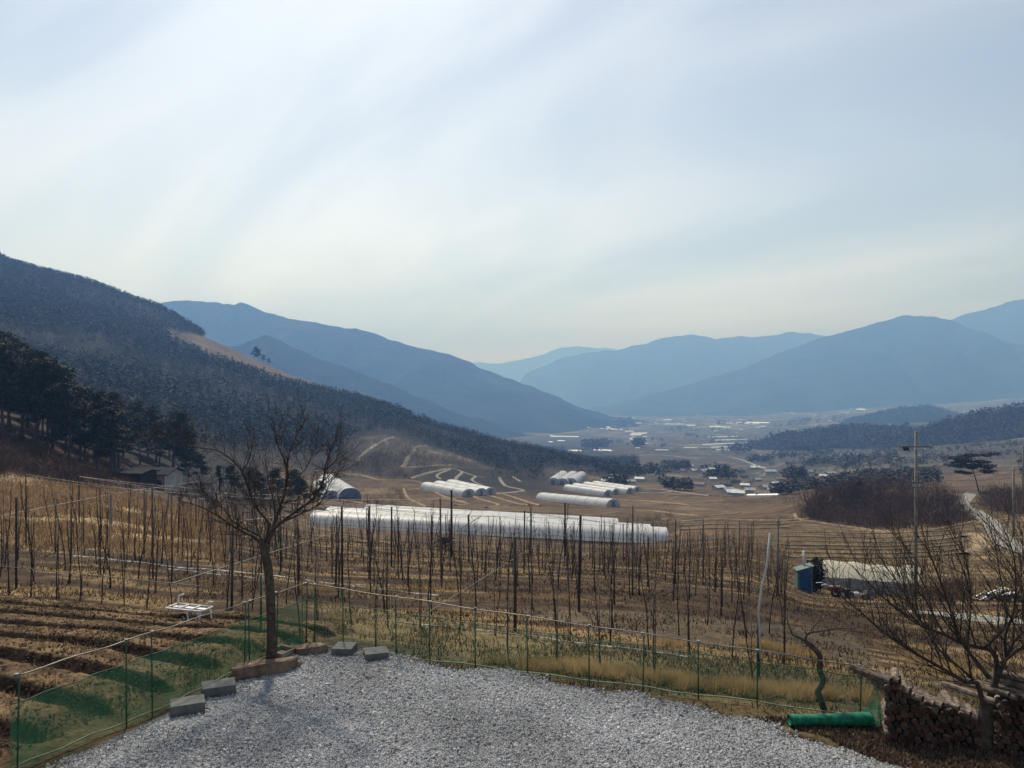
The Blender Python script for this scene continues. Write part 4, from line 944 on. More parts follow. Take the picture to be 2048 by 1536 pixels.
# ------------------------------------------------------------------ blocks, rocks and things on the yard edge
def block(px, py, w, dpt, h, rz, label):
    b = flat(px, py); mb = MB(); mb.box((0, 0, h / 2), (w, dpt, h))
    o = mb.build('concrete_block', M['concrete']); o.location = b + Vector((0, 0, -0.01)); o.rotation_euler = (0, 0, rz)
    bv = o.modifiers.new('bevel', 'BEVEL'); bv.width = 0.008; bv.segments = 2
    return tag(o, label, 'concrete block', 'concrete blocks set along the gravel edge')
block(375, 1424, 0.44, 0.32, 0.17, 0.42, 'grey concrete block nearest the bottom of the left fence')
block(437, 1388, 0.46, 0.33, 0.17, 0.40, 'grey concrete block touching the large flat rock')
block(689, 1306, 0.34, 0.36, 0.14, -0.10, 'grey concrete block beside the smaller brown rock')
block(752, 1316, 0.38, 0.34, 0.14, 0.28, 'grey concrete block at the right end of the gravel corner')
def rock(px, py, sx, sy, sz, rz, label, seed):
    b = flat(px, py); nx, ny = 30, 16; vs = []
    for i in range(nx):
        th = 2 * math.pi * i / nx
        rr = 0.62 + 0.62 * float(vnoise(2 + math.cos(th) * 1.6, 2 + math.sin(th) * 1.6, seed))
        sq = 1 / max(abs(math.cos(th)), abs(math.sin(th))) ** 0.6
        for j in range(ny):
            f = j / (ny - 1)
            if f < 0.55: k = 1 - 0.10 * (f / 0.55) ** 2 * 1.0; z = f / 0.55 * 0.93
            else: q_ = (f - 0.55) / 0.45; k = 0.9 * (1 - q_) ; z = 0.93 + 0.09 * q_
            n_ = 0.22 * (float(fbm(i * 0.6, j * 0.5, seed + 4)) - 0.5)
            vs.append((math.cos(th) * rr * sq * sx / 2 * (k + n_ * (f < .98)), math.sin(th) * rr * sq * sy / 2 * (k + n_ * (f < .98)), (z + 0.35 * n_ + 0.12 * math.sin(th + seed)) * sz))
    mb = MB(); mb.add(vs, [(i * ny + j, ((i + 1) % nx) * ny + j, ((i + 1) % nx) * ny + j + 1, i * ny + j + 1) for i in range(nx) for j in range(ny - 1)])
    o = mb.build('flat_rock', M['rock'], None, False); o.location = b + Vector((0, 0, -0.03)); o.rotation_euler = (0, 0, rz)
    return tag(o, label, 'rock')
rock(522, 1348, 1.0, 0.46, 0.23, 0.42, 'large flat brown rock at the foot of the bare tree', 3)
rock(618, 1306, 0.62, 0.3, 0.17, 0.36, 'smaller flat brown rock to the right of the bare tree', 8)
def tray():
    b = flat(563, 1310); t = thing('wooden_tray', 'small open wooden frame lying against the foot of the bare tree', 'tray', b + Vector((0, 0, 0.02)), -0.5)
    for c, s in (((0, 0.16, 0.04), (0.34, 0.025, 0.08)), ((0, -0.16, 0.04), (0.34, 0.025, 0.08)), ((0.158, 0, 0.04), (0.025, 0.29, 0.08)), ((-0.158, 0, 0.04), (0.025, 0.29, 0.08))):
        mb = MB(); mb.box(c, s); mb.build('side_board', pmat('weathered_board', (0.16, 0.14, 0.12), (0.3, 0.27, 0.23), 8), t)
    mb = MB(); mb.box((0, 0, 0.008), (0.29, 0.29, 0.012)); mb.build('base_board', M['wood'], t)
tray()
def net_roll():
    a = flat(1578, 1452); b = flat(1742, 1450); d = b - a; L = d.length
    t = thing('net_roll', 'roll of bright green netting lying at the edge of the gravel', 'net roll', a)
    n, k = 26, 18; vs = []
    ux = d.normalized(); uy = Vector((-ux.y, ux.x, 0))
    for i in range(n + 1):
        f = i / n; r = 0.082 + 0.03 * f ** 4 + 0.012 * (float(vnoise(i * 0.4, 0, 3)) - 0.5)
        for j in range(k):
            th = 2 * math.pi * j / k; rr = r * (1 + 0.10 * (float(fbm(i * 0.6, j * 0.5, 7)) - 0.5))
            p = ux * (L * f) + uy * (math.cos(th) * rr) + Vector((0, 0, 0.08 + math.sin(th) * rr * 0.85))
            vs.append(tuple(p))
    mb = MB(); mb.add(vs, [(i * k + j, i * k + (j + 1) % k, (i + 1) * k + (j + 1) % k, (i + 1) * k + j) for i in range(n) for j in range(k)] + [tuple(range(k)), tuple(n * k + j for j in range(k))[::-1]])
    mb.build('roll', M['net_roll'], t, True)
    # loose end rising towards the woodpile
    vs = []; e = b - a
    for i in range(9):
        for j in range(7):
            p = e + ux * (0.02 + 0.16 * i / 8 + 0.03 * math.sin(j)) + uy * (0.26 - 0.34 * j / 6) + Vector((0, 0, 0.03 + 0.42 * (i / 8) * (1 - j / 6) + 0.03 * math.sin(i * 2 + j)))
            vs.append(tuple(p))
    mb = MB(); mb.add(vs, [(i * 7 + j, (i + 1) * 7 + j, (i + 1) * 7 + j + 1, i * 7 + j + 1) for i in range(8) for j in range(6)])
    mb.build('loose_net', net_material('loose_net', (0.01, 0.17, 0.10), 0.6), t, True)
net_roll()

# ------------------------------------------------------------------ firewood
def woodpile(pxl, pxr, pyl, pyr, hl, hr, label, seed, L=0.62, ang=0.40):
    rng = random.Random(seed)
    a = flat(pxl, pyl); b = flat(pxr, pyr); d = b - a; W = d.length; ux = d.normalized()
    ax = Vector((math.sin(ang), math.cos(ang), 0))
    t = thing('woodpile', label, 'woodpile', a)
    base_r = 0.043
    def logmesh(r, l, sd):
        rg = random.Random(sd); n = 10; mb = MB(); vs = []
        for f in (0, 0.5, 1):
            for j in range(n):
                th = 2 * math.pi * j / n; rr = r * rg.uniform(0.88, 1.08)
                vs.append((math.cos(th) * rr + 0.01 * math.sin(f * 3 + sd), f * l, math.sin(th) * rr))
        mb.add(vs, [(i * n + j, (i + 1) * n + j, (i + 1) * n + (j + 1) % n, i * n + (j + 1) % n) for i in range(2) for j in range(n)] + [tuple(range(n)), tuple(2 * n + j for j in range(n))[::-1]])
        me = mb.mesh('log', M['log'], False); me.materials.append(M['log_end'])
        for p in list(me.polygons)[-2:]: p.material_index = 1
        return me
    kinds = [logmesh(base_r * rng.uniform(0.72, 1.12), L * rng.uniform(0.9, 1.08), k) for k in range(10)]
    row = 0; z = base_r
    while z < max(hl, hr):
        x = (row % 2) * base_r * 1.02 + 0.02
        while x < W:
            hh = hl + (hr - hl) * x / W + 0.05 * math.sin(x * 9)
            if z < hh:
                o = link('log', rng.choice(kinds), t)
                top = z + 0.085 > hh
                o.location = ux * (x + rng.uniform(-.008, .008)) + Vector((0, 0, z + rng.uniform(-.006, .006))) - ax * rng.uniform(0, 0.09)
                o.rotation_euler = (rng.uniform(-.03, .03) + (rng.uniform(0.0, 0.035) if top else 0), rng.uniform(0, 6.28), (0.58 + rng.uniform(-.06, .06)) if top else -ang + rng.uniform(-.05, .05))
            x += base_r * 2.04
        z += base_r * 1.78; row += 1
    return t
woodpile(1772, 1962, 1476, 1500, 0.74, 0.40, 'long stack of split firewood with pale logs along its sloping top', 4)
woodpile(1990, 2140, 1508, 1522, 0.66, 0.98, 'second firewood stack at the right edge beside the fruit tree', 6)

# ------------------------------------------------------------------ white carrier frame in the furrows
def cart():
    b = GP(378, 1256, 12, 30); b = on(b.x, b.y, 0.12); rz = -0.30
    t = thing('white_garden_cart', 'white metal frame cart standing among the furrows', 'cart', b, rz)
    W, D, H = 0.86, 0.36, 0.30
    r = 0.017
    mb = MB()
    for y in (-D / 2, D / 2): mb.tube([(-W / 2, y, H), (W / 2, y, H)], r, 6)
    for x in (-W / 2, -W / 6, W / 6, W / 2): mb.tube([(x, -D / 2, H), (x, D / 2, H)], r, 6)
    mb.build('top_frame', M['white_paint'], t, True)
    for y in (-D / 2 + 0.06, 0.06):
        mb = MB(); mb.box((0, y, H - 0.022), (W - 0.04, 0.10, 0.014)); mb.build('slat', M['white_paint'], t)
    for x, y in ((0.10, -D / 2), (W / 2 - 0.06, -D / 2), (0.10, D / 2), (W / 2 - 0.06, D / 2)):
        mb = MB(); mb.tube([(x, y, H), (x + 0.06, y - 0.03, 0.05), (x + 0.10, y - 0.05, -0.03)], r * 0.9, 6); mb.build('leg', M['white_paint'], t, True)
    mb = MB(); mb.tube([(-W / 2, D / 2, H), (-W / 2 + 0.02, D / 2 + 0.02, H + 0.16), (-W / 2 + 0.14, D / 2 + 0.02, H + 0.20)], r * 0.9, 6); mb.build('handle', M['white_paint'], t, True)
    mb = MB(); mb.tube([(W / 2 - 0.16, D / 2, H), (W / 2 - 0.10, D / 2, H + 0.10), (W / 2 + 0.02, D / 2, H + 0.10)], r * 0.8, 6); mb.build('handle', M['white_paint'], t, True)
    w = thing('wheel', None, None); w.parent = t; w.location = (-0.10, -0.05, 0.05)
    pts = [(0.0 + 0.11 * math.cos(k * math.pi / 8), 0, 0.11 * math.sin(k * math.pi / 8)) for k in range(17)]
    mb = MB(); mb.tube(pts, 0.026, 6, cap=False); mb.build('tyre', M['black_rubber'], w, True)
    mb = MB(); mb.tube([(0, -0.03, 0), (0, 0.03, 0)], 0.03, 8)
    for k in range(4): mb.tube([(0, 0, 0), (0.1 * math.cos(k * 1.571), 0, 0.1 * math.sin(k * 1.571))], 0.008, 5)
    mb.build('rim', M['white_paint'], w, True)
cart()

# ------------------------------------------------------------------ the orchard: whips with stakes, trellis posts, wires
def whip_variant(seed):
    rng = random.Random(seed); t = thing('orchard_tree', 'x', 'tree')
    H = rng.uniform(2.3, 3.2)
    p = [Vector((0, 0, -0.05))]; d = Vector((rng.gauss(0, .04), rng.gauss(0, .04), 1)).normalized(); m = 9
    for k in range(m):
        d = (d + Vector((rng.gauss(0, .05), rng.gauss(0, .05), 0.06))).normalized(); p.append(p[-1] + d * (H / m))
    rr = taper(len(p), 0.024, 0.008)
    mb = MB(); mb.tube(p, rr, 6); mb.build('trunk', M['whip'], t, True)
    mb = MB(); twigs(mb, p[3:], rr[3:], rng, 0.13, 0.36, 0.7, 2 if seed % 3 == 0 else 1, None, 0.22, 0.0055, 3); mb.build('twigs', M['whip'], t)
    if seed % 3: 
        mb = MB(); mb.tube([(0.05, 0.02, -0.05), (0.05, 0.02, H * rng.uniform(0.8, 1.05))], 0.012, 5); mb.build('stake', M['stake'], t, True)
    return t
variants = [whip_variant(k) for k in range(9)]
used = [False] * len(variants)
ROWS = []
spots = []
rngo = random.Random(33)
t = 12.4; row = 0
while t < 112:
    s = -60.0 + rngo.uniform(0, 2)
    while s < 60:
        x = s * AX.x + t * BX.x; y = s * AX.y + t * BX.y
        s += (0.75 if t < 17 else 1.35) * rngo.uniform(0.86, 1.14) * (1 + 0.006 * y)
        if y < 10.5 or y > 118 or (y < 14.0 and x < -3.2): continue
        px = 1024 + F * x / y
        g_ = zg(x, y); py = 768 + F * (CAMZ - g_) / y
        if px < -30 or px > 1580: continue
        if px < 570 and py > 1195 + 0.08 * px: continue                      # the furrowed field
        if px < 330 and py < 1085 - 0.06 * px: continue                       # the grass slope
        if py < 1098 and px < 1100 and px > 560 and y > 100: continue
        if 1010 < px < 1480 and 1222 < py < 1270 and rngo.random() < 0.3: continue
        if rngo.random() < 0.14: continue
        spots.append((y, x, row))
    t += 2.7; row += 1
spots.sort()
print('orchard spots', len(spots))
for k, (y, x, row) in enumerate(spots[:300]):
    v = rngo.randrange(len(variants))
    o = variants[v] if not used[v] else copy_tree(variants[v]); used[v] = True
    o.location = on(x, y); o.rotation_euler = (0, 0, rngo.uniform(0, 6.28)); sc_ = rngo.uniform(0.85, 1.12) * (0.62 + 0.38 * float(sstep(13, 30, y))); o.scale = (sc_, sc_, sc_)
    tag(o, 'thin leafless young orchard tree standing in a trellised row', 'tree', 'young trees of the orchard rows')
for k, u_ in enumerate(used):
    if not u_:
        for ch in list(variants[k].children): bpy.data.objects.remove(ch)
        bpy.data.objects.remove(variants[k])
if len(spots) > 300:
    mb = MB()
    for y, x, row in spots[300:]:
        if y > 55 and rngo.random() < 0.5: continue
        g_ = zg(x, y); H = rngo.uniform(2.2, 3.0) * (1 if y < 60 else 0.8); p = [Vector((x, y, g_ - .05))]
        for q in range(4): p.append(p[-1] + Vector((rngo.gauss(0, .05), rngo.gauss(0, .05), H / 4)))
        rr = taper(5, .022, .008); mb.tube(p, rr, 4); twigs(mb, p[1:], rr[1:], rngo, 0.24, 0.5, 0.6, 1, None, 0.25, 0.006, 3)
    tag(mb.build('far_orchard', M['whip']), 'far rows of thin orchard trees below the greenhouses', 'orchard', kind='stuff')
# trellis posts and top wires
posts = []
for row_t in (12.6, 16.0, 21.0, 28.0, 37.5, 47.8, 60.2, 72.6, 88.0):
    for s in np.arange(-44, 36, 7.6):
        x = s * AX.x + row_t * BX.x; y = s * AX.y + row_t * BX.y
        if y < 14: continue
        px = 1024 + F * x / y; py = 768 + F * (CAMZ - zg(x, y)) / y
        if px < -20 or px > 1590 or (px < 570 and py > 1200 + 0.08 * px) or (px < 250 and py < 1050): continue
        posts.append((row_t, float(s), x, y))
PH = 3.3
tops = {}
for k, (rt, s, x, y) in enumerate(posts):
    mb = MB(); h = PH * rngo.uniform(0.92, 1.1) * (0.6 + 0.4 * float(sstep(14, 32, y)))
    mb.tube([(0, 0, -0.2), (rngo.uniform(-.05, .05), rngo.uniform(-.05, .05), h)], 0.035 if y < 40 else 0.045, 6)
    o = mb.build('trellis_post', M['stake'] if k % 3 else M['post_dark'], None, True); o.location = on(x, y)
    tag(o, 'straight grey brown trellis post rising above the orchard trees', 'post', 'trellis posts of the orchard')
    tops[(rt, s)] = on(x, y, h - 0.05)
def wire(a, b, r, label, group=None, sag=0.02, mat='wire', name='trellis_wire'):
    m = 10; L = (b - a).length; mb = MB()
    mb.tube([a.lerp(b, k / m) - a - Vector((0, 0, sag * L * 0.25 * (1 - (2 * k / m - 1) ** 2))) for k in range(m + 1)], r, 4, cap=False)
    o = mb.build(name, M[mat], None, True); o.location = a
    return tag(o, label, 'wire', group)
rts = sorted({k[0] for k in tops}); ss = sorted({k[1] for k in tops})
for rt in rts:                                             # along the rows
    q = [s for s in ss if (rt, s) in tops]
    for a, b in zip(q[:-1], q[1:]):
        if rngo.random() < 0.55: wire(tops[(rt, a)], tops[(rt, b)], 0.006 + 0.0001 * rt, 'thin wire strung between orchard trellis posts', 'wires between the trellis posts')
for s in ss[::2]:                                          # and across them
    q = [rt for rt in rts if (rt, s) in tops]
    for a, b in zip(q[:-1], q[1:]): wire(tops[(a, s)], tops[(b, s)], 0.008 + 0.0001 * a, 'thin wire strung between orchard trellis posts', 'wires between the trellis posts')
# ropes and poles one can pick out
a = GP(835, 1262, 12, 30); wire(on(a.x, a.y, 0.25), P(1083, 1083, 47), 0.012, 'pale rope slanting up from the fence across the orchard', sag=0.0, mat='steel', name='guy_rope')
wire(P(340, 1168, 19), P(745, 1042, 62), 0.016, 'long pale wire slanting over the left half of the orchard', sag=0.0, mat='steel', name='guy_rope')
wire(P(-20, 1036, 40), P(226, 988, 52), 0.022, 'pale wire reaching from the left edge to the tall orchard post', sag=0.0, mat='steel', name='guy_rope')
wire(P(-20, 1130, 21), P(400, 1172, 17.5), 0.009, 'low wire running to the right across the left orchard rows', sag=0.0, mat='steel', name='guy_rope')
wire(P(226, 988, 52), P(405, 962, 74), 0.022, 'pale wire from the tall orchard post towards the house', sag=0.0, mat='steel', name='guy_rope')
wire(P(805, 1130, 60), P(962, 1032, 58), 0.03, 'dark brace wire beside the tall black post', sag=0.0, mat='wire', name='guy_rope')
def pole(px, py_top, Y, r, label, mat, py_base=None, extra=None, name='pole'):
    x = (px - 1024) / F * Y; b = on(x, Y); top = CAMZ - (py_top - 768) / F * Y
    t = thing(name, label, 'pole', b)
    mb = MB(); mb.tube([(0, 0, -0.3), (0, 0, (top - b.z) * 0.5), (0, 0, top - b.z)], [r * 1.1, r, r * 0.85], 8); mb.build('shaft', M[mat], t, True)
    return t, top - b.z
t, h = pole(903, 980, 58, 0.085, 'tall black post standing in the middle of the orchard', 'post_dark')
mb = MB(); mb.box((0, 0, h - 0.02), (0.2, 0.2, 0.03)); mb.build('cap', M['post_dark'], t)
t, h = pole(1130, 1006, 72, 0.085, 'thick dark orchard post in front of the long greenhouses', 'post_dark')
mb = MB(); mb.box((0, 0, h - 0.05), (0.26, 0.2, 0.08)); mb.build('cap', M['post_dark'], t)
t, h = pole(222, 985, 52, 0.09, 'tall grey post at the top of the left orchard rows', 'pole_conc')
mb = MB(); mb.box((0, 0, h - 0.04), (0.24, 0.2, 0.05)); mb.build('cap', M['pole_conc'], t)
t, h = pole(522, 1150, 15.2, 0.02, 'slim green fence stake standing just behind the bare tree', 'post_green')
# bent pale pipe tied to a dark post
bp = GP(1520, 1366, 10, 20); bp = on(bp.x, bp.y)
t = thing('bent_pipe', 'bent pale plastic pipe tied upright to a dark orchard post', 'pipe', bp)
mb = MB(); mb.tube([P(x, y, bp.y) - bp for x, y in ((1521, 1318), (1519, 1260), (1517, 1222), (1524, 1170), (1534, 1130), (1540, 1067))], 0.017, 8); mb.build('pipe', M['wall'], t, True)
mb = MB(); mb.tube([P(x, y, bp.y + .05) - bp for x, y in ((1517, 1372), (1517, 1215))], 0.024, 8); mb.build('post', M['post_dark'], t, True)
mb = MB(); mb.tube([P(x, y, bp.y + .02) - bp for x, y in ((1516, 1325), (1525, 1326))], 0.012, 6); mb.build('tie', M['black_rubber'], t)
t, h = pole(1556, 1035, 40, 0.055, 'weathered post at the right end of the orchard', 'pole_conc')
mb = MB(); mb.box((0, 0, h - 0.3), (0.16, 0.05, 0.25)); mb.build('bracket', M['pole_conc'], t)
# bird-nest-like dark bundle on the wires
def dark_bundle():
    c = P(890, 1082, 57); rng = random.Random(2); b = on(c.x, c.y)
    mb = MB()
    for k in range(150):
        d = Vector((rng.gauss(0, 1), rng.gauss(0, 1), rng.gauss(0, .6))).normalized(); p = Vector((0, 0, c.z - b.z)) + d * rng.uniform(0.1, 0.55)
        q = p + Vector((rng.gauss(0, .25), rng.gauss(0, .25), rng.gauss(0, .2))); mb.tube([p, q], 0.02, 3, cap=False)
    o = mb.build('twig_bundle', M['post_dark']); o.location = b
    tag(o, 'dark tangled bundle hanging on the tall black post', 'bundle')
dark_bundle()

# pale mulch strips and pebbled drip lines between the rows
def strip(name, pxs, w, mat, label, h=0.035, seed=1, cat='mulch', kind=None, ymin=10, ymax=400, step=None, raise_=0.0):
    pts = [Vector(p) for p in GPV([a for a, b in pxs], [b for a, b in pxs], ymin, ymax)]
    pl = curve([p.xy.to_3d() for p in pts], 16 * max(1, len(pts) - 1)); vs = []; fs = []; m = 7
    ww = w if hasattr(w, '__len__') else [w] * len(pl)
    if len(ww) != len(pl): ww = np.interp(np.linspace(0, 1, len(pl)), np.linspace(0, 1, len(ww)), ww)
    if mat == 'plastic' and name == 'mulch_sheet': ww = [w_ * (0.25 + 1.3 * float(fbm(i_ * 0.35, seed * 3.1, 7))) for i_, w_ in enumerate(ww)]
    q_ = []; e_ = []
    for k, p in enumerate(pl):
        d = (pl[min(k + 1, len(pl) - 1)] - pl[max(k - 1, 0)]); d.z = 0; d.normalize(); nrm = Vector((-d.y, d.x, 0))
        for j in range(m):
            f = j / (m - 1) * 2 - 1; q = p + nrm * (f * ww[k] / 2 * (1 + 0.25 * math.sin(k * 1.7 + seed + j * 0.3) * 0.5)); q_.append((q.x, q.y))
            e_.append((k, j, f))
    q_ = np.array(q_); e_ = np.array(e_)
    zz = Zg(q_[:, 0], q_[:, 1]) + raise_ + h * (1 - e_[:, 2] ** 2) + 0.012 + 0.35 * h * (vnoise(e_[:, 0] * 0.9, e_[:, 1] * 0.8, seed + 2) - 0.5) - np.where(np.abs(e_[:, 2]) > 0.99, 0.05 + 0.1 * h, 0)
    vs = np.column_stack([q_, zz])
    fs = [(k * m + j, k * m + j + 1, (k + 1) * m + j + 1, (k + 1) * m + j) for k in range(len(pl) - 1) for j in range(m - 1)]
    mb = MB(); mb.add(vs, fs); o = mb.build(name, M[mat], None, True)
    return tag(o, label, cat, kind=kind) if kind is None else tag(o, kind=kind)
strip('mulch_sheet', [(150, 1112), (300, 1128), (450, 1142), (590, 1158)], 0.34, 'plastic', 'upper of the two white plastic mulch strips behind the bare tree', 0.025, 3)
strip('mulch_sheet', [(330, 1137), (430, 1149), (540, 1162)], 0.2, 'plastic', 'lower short white plastic mulch strip behind the bare tree', 0.025, 4)
strip('mulch_sheet', [(610, 1160), (700, 1172), (800, 1184), (880, 1192)], 0.2, 'plastic', 'thin crumpled white mulch strip in the middle of the orchard', 0.025, 5)
strip('mulch_sheet', [(770, 1242), (900, 1256), (1050, 1272), (1200, 1292), (1400, 1318)], 0.12, 'plastic', 'narrow pebbled white strip just behind the right fence', 0.012, 6)
# ------------------------------------------------------------------ plastic greenhouses
def greenhouse(A, B, w, h, label, group=None, film='film', end='film_end', bay=1.6, detail=True, door=True, za=None, zb=None):
    """arched tunnel from A to B (ground points of the two end centres)"""
    A = Vector(A); B = Vector(B); d = B - A; L = d.xy.length; rz = math.atan2(d.y, d.x)
    t = thing('greenhouse', label, 'greenhouse', A, 0.0, group)
    ux = Vector((d.x, d.y, 0)).normalized(); uy = Vector((-ux.y, ux.x, 0))
    n = max(4, int(L / (bay / 2))) if detail else max(3, int(L / 4)); k = 14 if detail else 9
    def ring(s, r=1.0, dz=0.0):
        c = d * s; out = []
        for j in range(k + 1):
            th = math.pi * j / k
            e = 0.82
            x = math.copysign(abs(math.cos(th)) ** e, math.cos(th)) * w / 2 * r; z = math.sin(th) ** 0.8 * h * r
            out.append(c + uy * x + Vector((0, 0, z + dz)))
        return out
    vs = []
    for i in range(n + 1):
        odd = i % 2
        vs += [tuple(p) for p in ring(i / n, 0.985 + (0.012 * R.uniform(0.2, 1.3) if odd else 0.0), -0.06)]
    m = k + 1
    mb = MB(); mb.add(vs, [(i * m + j, (i + 1) * m + j, (i + 1) * m + j + 1, i * m + j + 1) for i in range(n) for j in range(k)])
    mb.build('cover', M[film], t, True)
    for s, sg in ((0.0, -1), (1.0, 1)):
        mb = MB(); mb.add([tuple(p + ux * sg * 0.0) for p in ring(s, 0.98, -0.06)], [tuple(range(m))]); e = mb.build('end_wall', M[end], t)
        if detail and door:
            c = d * s + ux * sg * 0.03; mb = MB(); mb.box(c + Vector((0, 0, min(1.8, h * .72) / 2)), (0.06, w * 0.28, min(1.8, h * .72)), rz); mb.build('door', M['film_blue'], t)
    if detail:
        nb = max(1, int(L / (bay * 2)))
        for i in range(nb + 1):
            mb = MB(); mb.tube(ring(i / nb, 1.0, -0.05), 0.03, 4, cap=False); mb.build('hoop', M['steel'], t, True)
        for s_ in (-1, 1):
            mb = MB(); c = (A + B) / 2 - A + uy * (s_ * w / 2 * 0.99)
            q = [d * f + uy * (s_ * w / 2 * 0.997) + Vector((0, 0, 0.55)) for f in (0, 0.5, 1)]; mb.tube(q, 0.03, 4); mb.build('side_rail', M['steel'], t)
    return t
# the three long houses below the orchard
a = GP(628, 1052, 110, 160); b = GP(1333, 1090, 110, 160)
a = Vector((a.x, 143.0 * 1.0, 0)); a.x = (628 - 1024) / F * a.y; b = Vector(((1333 - 1024) / F * 139, 139, 0))
a.z = zg(a.x, a.y); b.z = zg(b.x, b.y)
dirv = (b - a).normalized(); back = Vector((-dirv.y, dirv.x, 0))
if back.y < 0: back = -back
greenhouse(a, b, 6.6, 2.35, 'nearest of the three long white plastic greenhouses below the orchard')
a2 = a + back * 7.4 + dirv * 0.5; b2 = b + back * 7.4 - dirv * 2.0; a2.z = zg(a2.x, a2.y); b2.z = zg(b2.x, b2.y)
greenhouse(a2, b2, 6.6, 2.35, 'middle of the three long white plastic greenhouses below the orchard')
a3 = a + back * 14.8 + dirv * 6.0; b3 = b + back * 14.8 - dirv * 7.5; a3.z = zg(a3.x, a3.y); b3.z = zg(b3.x, b3.y)
greenhouse(a3, b3, 6.6, 2.35, 'rear and shortest of the three long white plastic greenhouses')
def gh2(p0, p1, Y0, Y1, w, h, label, group=None, **k):
    A = Vector(((p0 - 1024) / F * Y0, Y0, 0)); B = Vector(((p1 - 1024) / F * Y1, Y1, 0)); A.z = zg(A.x, A.y); B.z = zg(B.x, B.y)
    return greenhouse(A, B, w, h, label, group, **k)
def ghp(p0, y0, p1, y1, w, h, label, group=None, ymin=150, ymax=3000, **k):
    A = GP(p0, y0, ymin, ymax); B = GP(p1, y1, ymin, ymax); return greenhouse(A, B, w, h, label, group, **k)
gh2(700, 655, 224, 262, 6.5, 3.6, 'white greenhouse with blue end panels beside the dark pines', end='film_blue')
gh2(662, 640, 226, 255, 5.0, 2.6, 'small white greenhouse half hidden behind the pines')
for (x0, y0, x1, y1, lab) in ((852, 978, 937, 993, 'lower left one'), (876, 975, 962, 991, 'middle one'), (901, 972, 981, 989, 'upper right one')):
    ghp(x0, y0, x1, y1, 5.6, 2.5, 'white tunnel greenhouse, %s of the three on the terraced slope' % lab, ymin=215, ymax=420, bay=2.4)
ghp(1084, 999, 1227, 1014, 5.0, 2.4, 'single long white tunnel greenhouse lying across the dry field', ymin=180, ymax=420, bay=2.4)
for k, (x0, y0, x1, y1) in enumerate(((1106, 969, 1126, 952), (1124, 970, 1146, 952), (1141, 969, 1163, 953))):
    ghp(x0, y0, x1, y1, 5.6, 3.0, '%s of the three steep parallel white greenhouses under the wood' % ('left', 'middle', 'right')[k], ymin=280, ymax=620, bay=3)
for k, (x0, y0, x1, y1) in enumerate(((1134, 980, 1216, 992), (1150, 977, 1232, 989), (1172, 974, 1260, 987), (1190, 972, 1274, 984))):
    ghp(x0, y0, x1, y1, 4.6, 2.4, '%s of the four overlapping white greenhouses right of the field' % ('nearest', 'second', 'third', 'rearmost')[k], ymin=240, ymax=560, bay=3)
ghp(1202, 968, 1224, 970, 5.0, 2.6, 'short white greenhouse just behind the overlapping group', ymin=300, ymax=700, bay=3)
ghp(1212, 962, 1234, 964, 5.0, 2.4, 'second short white shed behind the overlapping greenhouses', ymin=300, ymax=700, bay=3)
# pale strips of film houses far down the valley
FAR = [(1102, 874, 1158, 875), (1116, 883, 1130, 883), (1150, 856, 1180, 857), (1184, 852, 1208, 852), (1200, 855, 1222, 856), (1215, 859, 1246, 861), (1250, 864, 1268, 864), (1264, 868, 1296, 868), (1262, 871, 1284, 871), (1098, 863, 1116, 864), (1140, 902, 1166, 903), (1190, 901, 1226, 903),
       (1328, 841, 1344, 841), (1330, 850, 1368, 850), (1372, 852, 1392, 852), (1420, 855, 1462, 856), (1452, 848, 1478, 848), (1490, 848, 1520, 848), (1412, 876, 1484, 874), (1430, 882, 1492, 880), (1402, 891, 1516, 886), (1420, 897, 1510, 892), (1432, 902, 1464, 902), (1366, 897, 1392, 897), (1310, 902, 1336, 902), (1496, 846, 1540, 847), (1808, 814, 1832, 813), (1722, 820, 1734, 820), (1300, 939, 1324, 940)]
for k, (x0, y0, x1, y1) in enumerate(FAR):
    A = GP(x0, y0, 500, 4300); B = GP(x1, y1, 500, 4300); w = 0.0044 * A.y
    greenhouse(A, B, w, max(2.4, 0.0016 * A.y), ('pale far greenhouse strip in the cluster left of the two dark valley groves' if x0 < 1300 and y0 < 895 else 'pale far greenhouse strip in the ladder of strips left of the dark wooded hill' if 1395 < x0 < 1500 and y0 > 870 else 'thin pale far greenhouse strip at the foot of the blue mountain' if y0 < 870 else 'single pale far greenhouse strip among the nearer valley fields'), 'far greenhouse strips on the valley floor', film='film_far', end='film_far', detail=False)
gh2(1496, 1558, 300, 290, 2.2, 1.0, 'long thin white tunnel at the foot of the village', film='film_far', end='film_far', detail=False)

